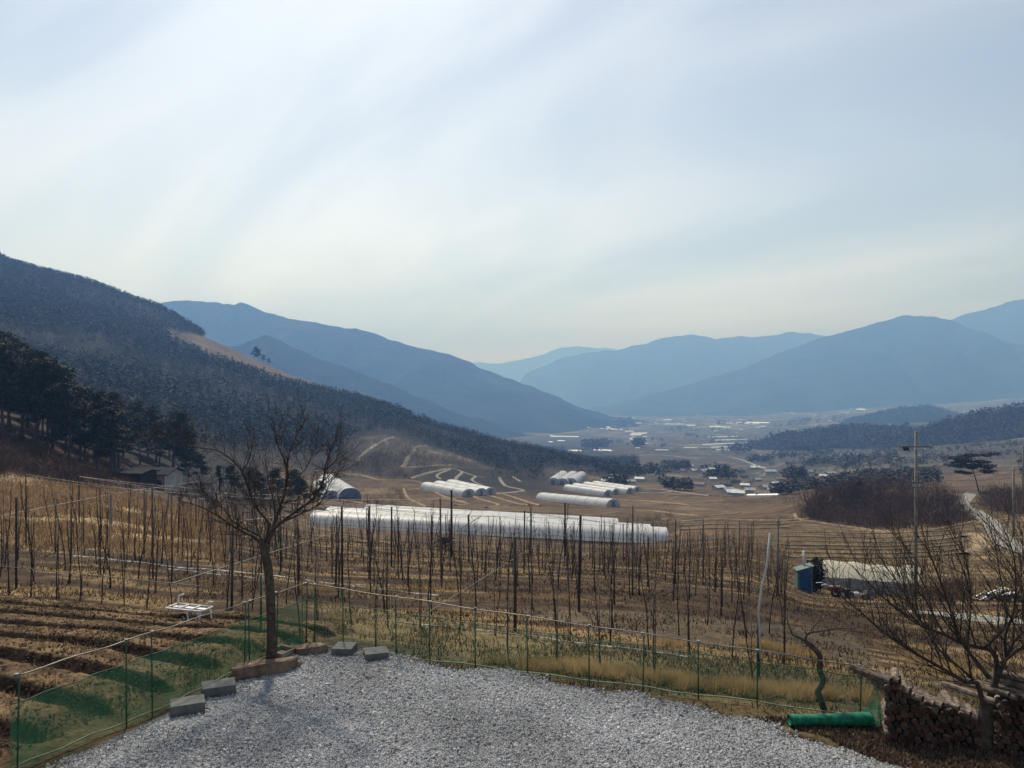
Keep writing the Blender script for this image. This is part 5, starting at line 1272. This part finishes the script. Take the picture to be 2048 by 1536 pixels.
# ------------------------------------------------------------------ houses
def house(A, w, dpt, h, roof_h, rz, roofmat, label, group=None, detail=0, wall='wall', name='house'):
    t = thing(name, label, 'house', A, rz, group)
    mb = MB(); mb.box((0, 0, h / 2 - 0.3), (w, dpt, h + 0.6)); mb.build('wall', M[wall], t)
    o = 0.12 * min(w, dpt); W = w / 2 + o; D = dpt / 2 + o; th = 0.12
    vs = [(-W, -D, h), (W, -D, h), (W, D, h), (-W, D, h), (-W, 0, h + roof_h), (W, 0, h + roof_h)]
    vs2 = [(x, y, z + th) for x, y, z in vs]
    mb = MB(); mb.add(vs + vs2, [(6, 7, 11, 10), (8, 9, 10, 11), (0, 4, 5, 1), (2, 5, 4, 3), (0, 1, 7, 6), (2, 3, 9, 8), (1, 5, 11, 7), (5, 2, 8, 11), (0, 6, 10, 4), (4, 10, 9, 3)])
    rf = mb.build('roof', M[roofmat], t)
    mb = MB(); mb.add([(-w / 2, -dpt / 2, h), (-w / 2, dpt / 2, h), (-w / 2, 0, h + roof_h * .92), (w / 2, -dpt / 2, h), (w / 2, dpt / 2, h), (w / 2, 0, h + roof_h * .92)], [(0, 2, 1), (3, 4, 5)]); mb.build('gable', M[wall], t)
    if detail:
        for k in range(detail):
            x = -w / 2 + w * (k + 0.5) / detail
            mb = MB(); mb.box((x, -dpt / 2 - 0.02, h * 0.58), (w / detail * 0.5, 0.06, h * 0.4)); wi = mb.build('window', M['white_paint'], t)
            mb = MB(); mb.box((x, -dpt / 2 - 0.05, h * 0.58), (w / detail * 0.4, 0.04, h * 0.3)); mb.build('pane', M['glass'], wi)
    return t
A = on((312 - 1024) / F * 124, 124)
t = house(A, 6.2, 4.6, 2.5, 0.85, -0.12, 'roof', 'dark roofed farmhouse with pale walls below the pine wood', wall='grey_wall')
for x in (-1.9, 0.1, 1.9):
    mb = MB(); mb.box((x, -2.33, 1.25), (0.85, 0.08, 1.0)); wi = mb.build('window', M['wood'], t)
    mb = MB(); mb.box((x, -2.38, 1.25), (0.66, 0.05, 0.82)); mb.build('pane', M['glass'], wi)
mb = MB(); mb.box((-0.95, -2.33, 1.05), (0.7, 0.07, 1.9)); dr = mb.build('door', M['wood'], t); mb = MB(); mb.box((-0.72, -2.39, 1.0), (0.05, 0.06, 0.12)); mb.build('handle', M['steel'], dr)
for x in (-3.0, 3.0):
    mb = MB(); mb.box((x, -2.45, 1.15), (0.16, 0.16, 2.4)); mb.build('porch_post', M['white_paint'], t)
mb = MB(); mb.box((0, -2.9, -0.35), (8.4, 1.5, 0.8)); mb.build('terrace', M['roof'], t)
A = on((388 - 1024) / F * 132, 132)
house(A, 7.0, 4.5, 2.3, 0.7, 0.15, 'roof', 'darker annex building to the right of the farmhouse', detail=2, wall='grey_wall')
A = on((268 - 1024) / F * 116, 116)
house(A, 5.0, 3.5, 1.5, 0.4, -0.2, 'roof', 'low dark shed roof in front of the farmhouse', wall='roof', name='shed')

VIL = [(1279, 962), (1260, 968), (1230, 957), (1341, 963), (1399, 973), (1456, 985), (1464, 990), (1453, 976), (1514, 963), (1509, 939), (1424, 943), (1446, 941), (1408, 946), (1532, 979), (1546, 985), (1467, 942), (1488, 957), (1284, 949), (1366, 944), (1390, 944), (1575, 952), (1590, 958), (1605, 955), (1578, 964), (1592, 968), (1565, 975), (1620, 948), (1630, 962), (1645, 957), (1560, 962), (1550, 972), (1575, 982), (1523, 992), (1490, 975), (1425, 962), (1380, 935), (1442, 932), (1540, 948), (1480, 948), (1610, 972), (1437, 980), (1320, 950), (1250, 945), (1660, 950), (1690, 948), (1476, 992), (1500, 986)]
rv = random.Random(12)
for k, (x, y) in enumerate(VIL):
    A = GP(x, y, 280, 1500); s = 0.0085 * A.y * rv.uniform(0.7, 1.25); s = min(max(s, 4.0), 11)
    rm = rv.choice(['roof_white', 'roof_bluegrey', 'roof_bluegrey', 'roof', 'roof_rust', 'roof_white'])
    house(A, s * rv.uniform(0.9, 1.4), s * 0.8, s * 0.33, s * 0.22, rv.uniform(-.7, .7), rm, {'roof_white': 'small village house with a white roof in the valley', 'roof_bluegrey': 'small village house with a blue grey roof in the valley', 'roof': 'small village house with a dark roof in the valley', 'roof_rust': 'small village house with a rusty brown roof in the valley'}[rm], 'houses of the valley village', name='village_house')
for k in range(170):
    if k >= 150: x = rv.uniform(1100, 1330); y = rv.uniform(845, 905)
    elif k >= 90: x = rv.uniform(1200, 1830); y = rv.uniform(815, 885)
    elif k < 46: x = rv.gauss(1670, 55); y = rv.uniform(797, 835)
    elif k < 70: x = rv.uniform(1200, 1560); y = rv.uniform(832, 850)
    else: x = rv.uniform(1840, 1960); y = rv.uniform(816, 832)
    A = GP(x, y, 1200, 6500); s = 0.0032 * A.y * rv.uniform(0.6, 1.4)
    rm = rv.choice(['roof_white', 'roof_bluegrey', 'roof_white', 'roof_rust'])
    house(A, s * rv.uniform(0.8, 1.7), s * 0.8, s * 0.4, s * 0.15, rv.uniform(-.7, .7), rm, 'tiny house with a %s roof in the hazy far town before the mountains' % {'roof_white': 'white', 'roof_bluegrey': 'blue grey', 'roof_rust': 'brown'}[rm], 'houses of the far town', wall='wall', name='far_house')

# ------------------------------------------------------------------ pines
def pine_variant(seed, H, wide=1.0, bare=0.3, mat='needle', pads=20, flatp=False, n=110, ts=0.023, zf=0.42):
    rng = random.Random(seed); nr = np.random.default_rng(seed)
    t = thing('pine_tree', 'x', 'tree')
    p = [Vector((0, 0, -0.3))]; d = Vector((rng.gauss(0, .04), rng.gauss(0, .04), 1)).normalized(); m = 9
    for k in range(m): d = (d + Vector((rng.gauss(0, .07), rng.gauss(0, .07), .07))).normalized(); p.append(p[-1] + d * (H * 0.95 / m))
    rr = taper(len(p), H * 0.018, H * 0.005)
    mb = MB(); mb.tube(p, rr, 7); mb.build('trunk', M['bark'], t, True)
    lm = MB(); V = []
    for k in range(pads):
        f = bare + (1 - bare) * ((k + rng.random()) / pads); i = min(int(f * m), m - 1)
        o = p[i].lerp(p[i + 1], f * m - i)
        L = H * 0.26 * wide * (1.15 - f if not flatp else 1.0) ** 0.7 * rng.uniform(0.55, 1.2)
        a = rng.uniform(0, 6.28)
        e = o + Vector((math.cos(a) * L, math.sin(a) * L, L * rng.uniform(0.0, 0.35)))
        mid = o.lerp(e, 0.5) + Vector((0, 0, -0.05 * L))
        lm.tube([o, mid, e], [H * 0.006, H * 0.004, H * 0.002], 4, cap=False)
        for c, sz in ((e, 1.0), (o.lerp(e, 0.62) + Vector((rng.gauss(0, .1), rng.gauss(0, .1), .05)) * L, 0.75)):
            rx = H * 0.095 * sz * wide * rng.uniform(0.8, 1.25)
            q = nr.normal(size=(n, 3)); q = q / np.linalg.norm(q, axis=1, keepdims=True) * (nr.random((n, 1)) ** 0.45)
            ctr = np.array(c) + q * np.array((rx, rx, rx * zf)) + np.array((0, 0, rx * 0.2))
            dd = nr.normal(size=(n, 3, 3)); dd = dd / np.linalg.norm(dd, axis=-1, keepdims=True) * (H * ts); dd[..., 2] *= 0.8
            V.append((ctr[:, None] + dd).reshape(-1, 3))
    lm.build('limbs', M['bark'], t)
    V = np.concatenate(V); link('crown', np_mesh('crown', V, tris=np.arange(len(V)).reshape(-1, 3), mat=M[mat]), t)
    return t
pv = [pine_variant(200 + k, 10.0, 1.0 + 0.12 * (k % 3), 0.30 + 0.05 * (k % 3), 'needle2' if k % 2 else 'needle', 24) for k in range(5)]
pused = [False] * 5
rp = random.Random(44)
def put_pine(px, Y, py_top, label, group):
    v = rp.randrange(5); o = pv[v] if not pused[v] else copy_tree(pv[v]); pused[v] = True
    x = (px - 1024) / F * Y; b = on(x, Y); H = CAMZ - (py_top - 768) / F * Y - b.z
    s = max(H, 3.0) / 10.0; o.location = b; o.rotation_euler = (0, 0, rp.uniform(0, 6.28)); o.scale = (s * rp.uniform(.9, 1.15),) * 2 + (s,)
    tag(o, label, 'tree', group)
TOPX = [-120, 0, 50, 100, 150, 200, 250, 285, 320, 345, 375, 405]; TOPY = [620, 668, 690, 722, 752, 778, 795, 806, 815, 812, 850, 885]
nfr = 0
for rowY, off in ((112, 0), (122, 15), (134, 8), (148, 20), (165, 4)):
    px = -110 + off
    while px < 400:
        x = px + rp.uniform(-9, 9); ytop = float(np.interp(x, TOPX, TOPY)) + rp.uniform(-8, 26) + (rowY - 165) * -0.18
        if not (x > 250 and rowY < 130):
            put_pine(x, rowY + rp.uniform(-4, 4) + (18 if x > 230 else 0), ytop, 'tall dark pine in the wood on the left hillside', 'pines of the wood on the left hillside')
        px += 30 * rp.uniform(0.8, 1.2)
for px, Y, yt in ((470, 150, 925), (500, 158, 930), (528, 150, 938), (555, 162, 930), (585, 155, 945), (610, 160, 950), (635, 165, 960), (440, 156, 928), (408, 150, 905), (600, 175, 935)):
    put_pine(px, Y, yt, 'low dark pine in the clump behind the bare garden tree', 'pines clumped behind the bare garden tree')
for px, Y, yt in ((508, 770, 692), (518, 765, 696), (528, 758, 708), (538, 752, 716)):
    put_pine(px, Y, yt, 'dark tree standing out on the mountain ridge line', 'trees standing out on the ridge line')
t = pine_variant(313, 10.5, 1.9, 0.45, 'needle2', 15, True, 260, 0.03, 0.26)
x = (1958 - 1024) / F * 205; t.location = on(x, 205); tag(t, 'lone flat topped pine beside the winding road', 'tree')
b = t.location; t.scale = (1.0, 1.0, (CAMZ - (908 - 768) / F * 205 - b.z) / 10.5)

# ------------------------------------------------------------------ road, terraces, poles on the right
strip('road', [(2050, 1105), (2003, 1075), (1985, 1050), (1958, 1028), (1930, 1014), (1928, 1003), (1938, 992), (1945, 984)], [3.6, 3.6, 3.4, 3.2, 3.2, 3.2, 3.4, 3.6], 'road', '', 0.04, 12, kind='structure', ymin=60, ymax=260)
def zoomed(l): return [(600 + 0.2344 * a, 880 + 0.2344 * b) for a, b in l]
BANKS = [([(680, 1000), (740, 1010), (785, 1023), (850, 1030)], 0.9, 'bank'), (zoomed([(885, 415), (905, 470), (960, 520), (1040, 555), (1080, 575)]), 1.1, 'bank'), (zoomed([(905, 430), (1080, 420), (1180, 460), (1420, 540), (1330, 560)]), 1.1, 'bank'),
         (zoomed([(1480, 485), (1690, 550), (1590, 580)]), 1.1, 'bank'), (zoomed([(1640, 460), (1760, 470), (1960, 535), (2048, 560)]), 1.2, 'bank'), (zoomed([(1640, 480), (1700, 500), (1860, 545), (1950, 560)]), 1.0, 'bank'),
         (zoomed([(940, 330), (1060, 290), (1190, 260), (1280, 245), (1380, 270), (1360, 300), (1330, 330), (1360, 355)]), 1.5, 'bank_grey'), (zoomed([(1280, 250), (1170, 300), (1210, 340)]), 1.3, 'bank_grey'),
         (zoomed([(1380, 270), (1500, 310), (1570, 320)]), 1.3, 'bank_grey'), (zoomed([(1500, 310), (1470, 345), (1560, 390)]), 1.3, 'bank_grey'), (zoomed([(1700, 320), (1740, 380), (1780, 400), (1890, 425), (1880, 440), (1640, 455)]), 1.7, 'bank_grey'),
         (zoomed([(1820, 315), (1890, 360)]), 1.6, 'bank_grey'), (zoomed([(480, 180), (560, 100), (660, 30), (740, -10), (800, -25)]), 2.2, 'bank_grey'), (zoomed([(860, 235), (900, 200), (940, 120), (1000, 60), (1080, 50)]), 2.2, 'bank_grey'), (zoomed([(860, 235), (1000, 230), (1300, 215)]), 1.6, 'bank_grey'),
         (zoomed([(120, 265), (280, 265), (430, 300), (520, 300), (700, 345), (950, 350), (1060, 375)]), 1.2, 'bank'),
         ([(1240, 1000), (1300, 1003), (1380, 1010), (1440, 1008)], 1.2, 'bank'), ([(1230, 1020), (1300, 1022), (1400, 1032), (1480, 1026)], 1.0, 'bank'), ([(1345, 1045), (1450, 1040), (1560, 1042), (1620, 1038)], 1.0, 'bank'),
         ([(1590, 1028), (1600, 1040), (1650, 1048), (1720, 1058), (1800, 1066), (1870, 1060), (1950, 1044)], 0.9, 'bank'), ([(1260, 985), (1330, 985), (1350, 976)], 1.4, 'bank_grey'), ([(1250, 975), (1330, 980), (1420, 992)], 1.6, 'bank_grey')]
for y in (1066, 1075, 1084, 1092, 1099, 1107, 1116):
    BANKS.append(([(1560 + (y * 7) % 40, y - 1), (1640, y), (1720, y + 1.5), (1800, y + 0.5), (1850 + (y * 13) % 30, y - 3), (1920, y - 9)], 0.42, 'bank'))
for y in (1050, 1058): BANKS.append(([(1360, y + 3), (1430, y), (1520, y), (1580, y - 2)], 0.7, 'bank'))
for k, (l, w, mt) in enumerate(BANKS):
    strip('terrace_bank', l, w, mt, '', 0.28 if w > 0.5 else 0.2, 20 + k, kind='structure', ymin=58, ymax=620)
strip('terrace_bank', [(1925, 1075), (1955, 1070), (1968, 1090), (1930, 1110)], [1.6, 3.2, 3.0, 1.6], 'bank', '', 0.35, 71, kind='structure', ymin=60, ymax=200)
strip('concrete_pad', [(1820, 1222), (1900, 1228), (1985, 1240), (2060, 1250)], [2.4, 3.2, 3.2, 3.0], 'road', '', 0.03, 72, kind='structure', ymin=20, ymax=80)
# valley roads
strip('road', [(1465, 915), (1490, 922), (1515, 932), (1530, 937)], 5.0, 'road', '', 0.1, 73, kind='structure', ymin=400, ymax=2000)
strip('road', [(1180, 915), (1240, 912), (1320, 910), (1400, 918)], 6.0, 'road', '', 0.1, 74, kind='structure', ymin=400, ymax=2500)

def utility_pole(px, ytop, Y, label, arms, r=0.14, guy=False):
    t, h = pole(px, ytop, Y, r, label, 'pole_conc', name='utility_pole')
    for z, w in arms:
        mb = MB(); mb.box((0, -0.05, h - z), (w, 0.06, 0.06)); mb.build('crossarm', M['post_dark'], t)
        for x in (-0.45 * w, 0.45 * w):
            mb = MB(); mb.tube([(x, -0.05, h - z + 0.03), (x, -0.05, h - z + 0.16)], 0.035, 6); mb.build('insulator', M['wall'], t)
    return t, h
t, h = utility_pole(1832, 862, 55, 'tall grey utility pole with a crossarm near the blue shed', [(1.1, 2.2), (3.6, 0.6), (3.9, 0.5)], 0.11)
mb = MB(); mb.box((-0.75, -0.1, h - 1.25), (0.35, 0.2, 0.22)); mb.build('lamp', M['post_dark'], t)
t, h = utility_pole(2027, 935, 122, 'grey utility pole on the bank beside the road bend', [(0.5, 0.7)], 0.17)
mb = MB(); mb.tube([(0, 0, h * 0.85), (1.3, 0.2, 0.1)], 0.05, 5); mb.build('stay', M['pole_conc'], t)
utility_pole(2046, 890, 190, 'distant utility pole at the right edge behind the bank', [(0.5, 0.8)], 0.17)
t, h = pole(398, 936, 84, 0.07, 'thin grey pole with a meter box in front of the farmhouse', 'pole_conc')
mb = MB(); mb.box((0.33, -0.05, h * 0.22), (0.5, 0.25, 0.75)); mb.build('meter_box', M['grey_wall'], t)
t, h = pole(1718, 965, 190, 0.06, 'small round dark sign on a post at the top of the scrub mound', 'post_dark', name='sign_post')
mb = MB(); mb.tube([(0, -0.1, h - 0.2), (0, 0.06, h - 0.2)], 0.8, 16); mb.build('sign_plate', M['post_dark'], t)

# ------------------------------------------------------------------ the little farmyard on the right
def farmyard():
    Y = 60.0
    c = on((1607 - 1024) / F * Y, Y)
    t = thing('tool_shed', 'narrow shed with a blue door panel and pale green sides', 'shed', c, -0.12)
    mb = MB(); mb.add([(-.55, -.5, -.3), (.55, -.5, -.3), (.55, .5, -.3), (-.55, .5, -.3), (-.55, -.5, 1.6), (.55, -.5, 1.95), (.55, .5, 1.95), (-.55, .5, 1.6)], [(0, 1, 5, 4), (1, 2, 6, 5), (2, 3, 7, 6), (3, 0, 4, 7)]); mb.build('wall', M['teal'], t)
    mb = MB(); mb.add([(-.36, -.54, .18), (.42, -.54, .10), (.42, -.54, 1.78), (-.05, -.54, 1.68), (-.36, -.54, 1.5), (-.36, -.50, .18), (.42, -.50, .10), (.42, -.50, 1.78), (-.05, -.50, 1.68), (-.36, -.50, 1.5)], [(0, 1, 2, 3, 4), (9, 8, 7, 6, 5), (0, 5, 6, 1), (1, 6, 7, 2), (2, 7, 8, 3), (3, 8, 9, 4), (4, 9, 5, 0)]); mb.build('door', M['blue'], t)
    mb = MB(); mb.add([(-.62, -.58, 1.6), (.62, -.58, 2.0), (.62, .58, 2.0), (-.62, .58, 1.6), (-.62, -.58, 1.66), (.62, -.58, 2.06), (.62, .58, 2.06), (-.62, .58, 1.66)], [(0, 3, 2, 1), (4, 5, 6, 7), (0, 1, 5, 4), (1, 2, 6, 5), (2, 3, 7, 6), (3, 0, 4, 7)]); mb.build('roof', M['teal'], t)
    mb = MB(); mb.tube([(0.1, .3, 1.7), (0.1, .3, 3.0)], 0.09, 8); mb.build('flue', M['white_paint'], t, True)
    # dark ivy-like bush
    rng = np.random.default_rng(4); n = 900; b = on((1632 - 1024) / F * 61.5, 61.5)
    q = rng.normal(size=(n, 3)); q = q / np.linalg.norm(q, axis=1, keepdims=True) * rng.random((n, 1)) ** 0.4
    tb = thing('evergreen_bush', 'dark upright evergreen bush between the blue shed and the cream roof', 'bush', b)
    ctr = q * np.array((.75, .7, 1.45)) + np.array((0, 0, 1.35)); dd = rng.normal(size=(n, 3, 3)) * 0.11
    V = (ctr[:, None] + dd).reshape(-1, 3); link('foliage', np_mesh('foliage', V, tris=np.arange(len(V)).reshape(-1, 3), mat=M['needle']), tb)
    mb = MB(); mb.tube([(0, 0, -.2), (0, 0, 1.4)], 0.07, 6); mb.build('stem', M['bark'], tb)
    # long low shelter with cream sheet roof
    a = on((1645 - 1024) / F * 66, 66); b = on((1842 - 1024) / F * 62, 62); d = b - a; L = d.xy.length; rz = math.atan2(d.y, d.x)
    s = thing('sheet_shelter', 'long low shelter under pale cream sheeting', 'shelter', a, rz); zr = b.z - a.z
    n = 12; vs = []
    for i in range(n + 1):
        f = i / n
        for (y, z) in ((-1.7, 1.15), (-0.9, 1.75), (0, 2.15), (0.9, 1.85), (1.6, 1.2)):
            vs.append((L * f, y, z + zr * f + 0.07 * math.sin(i * 1.9) + 0.05 * math.sin(i * 0.7 + y)))
    mb = MB(); mb.add(vs, [(i * 5 + j, (i + 1) * 5 + j, (i + 1) * 5 + j + 1, i * 5 + j + 1) for i in range(n) for j in range(4)]); mb.build('roof_sheet', M['cream'], s, True)
    mb = MB(); mb.add([(L * f, -1.66, z + zr * f) for f in (0, .25, .5, .75, 1) for z in (-.4, 1.17)], [(2 * i, 2 * i + 2, 2 * i + 3, 2 * i + 1) for i in range(4)]); mb.build('side_sheet', M['grey_wall'], s)
    for f in (0.0, 0.33, 0.66, 1.0):
        mb = MB(); mb.tube([(L * f, -1.74, -.4 + zr * f), (L * f, -1.74, 1.2 + zr * f)], 0.05, 6); mb.build('post', M['stake'], s)
    # red two-wheel cultivator
    c = on((1672 - 1024) / F * 55, 55); v = thing('cultivator', 'dark red walking cultivator parked before the sheet shelter', 'cultivator', c, 0.15)
    mb = MB(); mb.box((0, 0, .62), (.95, .5, .34), 0, (0, .1)); mb.build('engine_cover', M['red'], v)
    mb = MB(); mb.box((.7, 0, .48), (.55, .36, .28)); mb.build('gearbox', M['post_dark'], v)
    for y in (-.4, .4):
        pts = [(0.25 + .33 * math.cos(k * math.pi / 8), y, .33 + .33 * math.sin(k * math.pi / 8)) for k in range(17)]
        mb = MB(); mb.tube(pts, .09, 6, cap=False); w = mb.build('wheel', M['black_rubber'], v, True)
        mb = MB(); mb.tube([(.25, y - .07, .33), (.25, y + .07, .33)], .17, 10); mb.build('rim', M['wall'], w)
        mb = MB(); mb.tube([(-.3, y * .4, .75), (-.9, y * .6, 1.05), (-1.3, y * .9, 1.02)], .03, 6); mb.build('handlebar', M['white_paint'], v, True)
    mb = MB(); mb.tube([(.1, .1, .75), (.1, .1, 1.0), (.3, .1, 1.08)], .035, 6); mb.build('exhaust', M['steel'], v)
    mb = MB(); mb.box((-0.1, 0, .83), (.9, .06, .05)); mb.build('trim', M['white_paint'], v)
    # sacks and scrap beside it
    rr = random.Random(8)
    labs = ['crumpled white sack right beside the red cultivator', 'grey sack slumped behind the white sack', 'pale folded tarpaulin near the shelter posts', 'small white tub standing on the farmyard earth']
    for k, (px, yy, sz) in enumerate(((1698, 55, .42), (1712, 57, .38), (1735, 54, .5), (1840, 50, .16))):
        b = on((px - 1024) / F * yy, yy); vs = []; nn_, kk = 12, 8
        for i in range(kk + 1):
            f = i / kk
            for j in range(nn_):
                th = 2 * math.pi * j / nn_; r_ = sz * (math.sin(math.pi * (0.12 + 0.8 * f)) ** .6) * (1 + .35 * (float(vnoise(j * .9, i * .7, k + 3)) - .5))
                vs.append((math.cos(th) * r_, math.sin(th) * r_ * .8, f * sz * 1.3 - .05))
        mb = MB(); mb.add(vs, [(i * nn_ + j, i * nn_ + (j + 1) % nn_, (i + 1) * nn_ + (j + 1) % nn_, (i + 1) * nn_ + j) for i in range(kk) for j in range(nn_)] + [tuple(kk * nn_ + j for j in range(nn_))])
        o = mb.build('sack' if k < 3 else 'tub', M['plastic'] if k != 1 else M['grey_wall'], None, True); o.location = b; tag(o, labs[k], 'sack' if k < 3 else 'tub')
    # heap of stones under torn white sheeting at the right edge
    b = on((2005 - 1024) / F * 52, 52); hp = thing('rubble_heap', 'heap of stones under torn white plastic at the right edge', 'heap', b)
    for k in range(46):
        x = rr.gauss(0, 1.1); y = rr.gauss(0, .9); z = max(0, .7 - .35 * math.hypot(x, y)) * rr.random() + .05; sz = rr.uniform(.12, .3)
        mb = MB(); vs = [];
        for th in range(6):
            for ph in (0, 1, 2, 3):
                r_ = sz * math.sin((ph + .5) / 4 * math.pi) * rr.uniform(.75, 1.2); vs.append((x + r_ * math.cos(th * 1.047), y + r_ * math.sin(th * 1.047), z + zg(b.x + x, b.y + y) - b.z + sz * math.cos((ph + .5) / 4 * math.pi)))
        mb.add(vs, [(i * 4 + j, ((i + 1) % 6) * 4 + j, ((i + 1) % 6) * 4 + j + 1, i * 4 + j + 1) for i in range(6) for j in range(3)] + [tuple(i * 4 for i in range(6)), tuple(i * 4 + 3 for i in range(6))]); mb.build('stone', M['rock'] if k % 3 else M['concrete'], hp)
    for k in range(14):
        x = rr.uniform(-2, 1.6); y = rr.uniform(-1, .8); w = rr.uniform(.25, .7); hh = rr.uniform(.1, .25); vs = []
        for i in range(6):
            for j in range(4):
                X_ = x + w * (i / 5 - .5) * 1.6; Y_ = y + hh * (j / 3 - .5) + .5 * w * (i / 5 - .5)
                vs.append((X_, Y_, zg(b.x + X_, b.y + Y_) - b.z + max(0, .75 - .35 * math.hypot(X_, Y_)) + .08 + .10 * rr.random()))
        mb = MB(); mb.add(vs, [(i * 4 + j, (i + 1) * 4 + j, (i + 1) * 4 + j + 1, i * 4 + j + 1) for i in range(5) for j in range(3)]); mb.build('sheet_scrap', M['film_far'], hp, True)
farmyard()
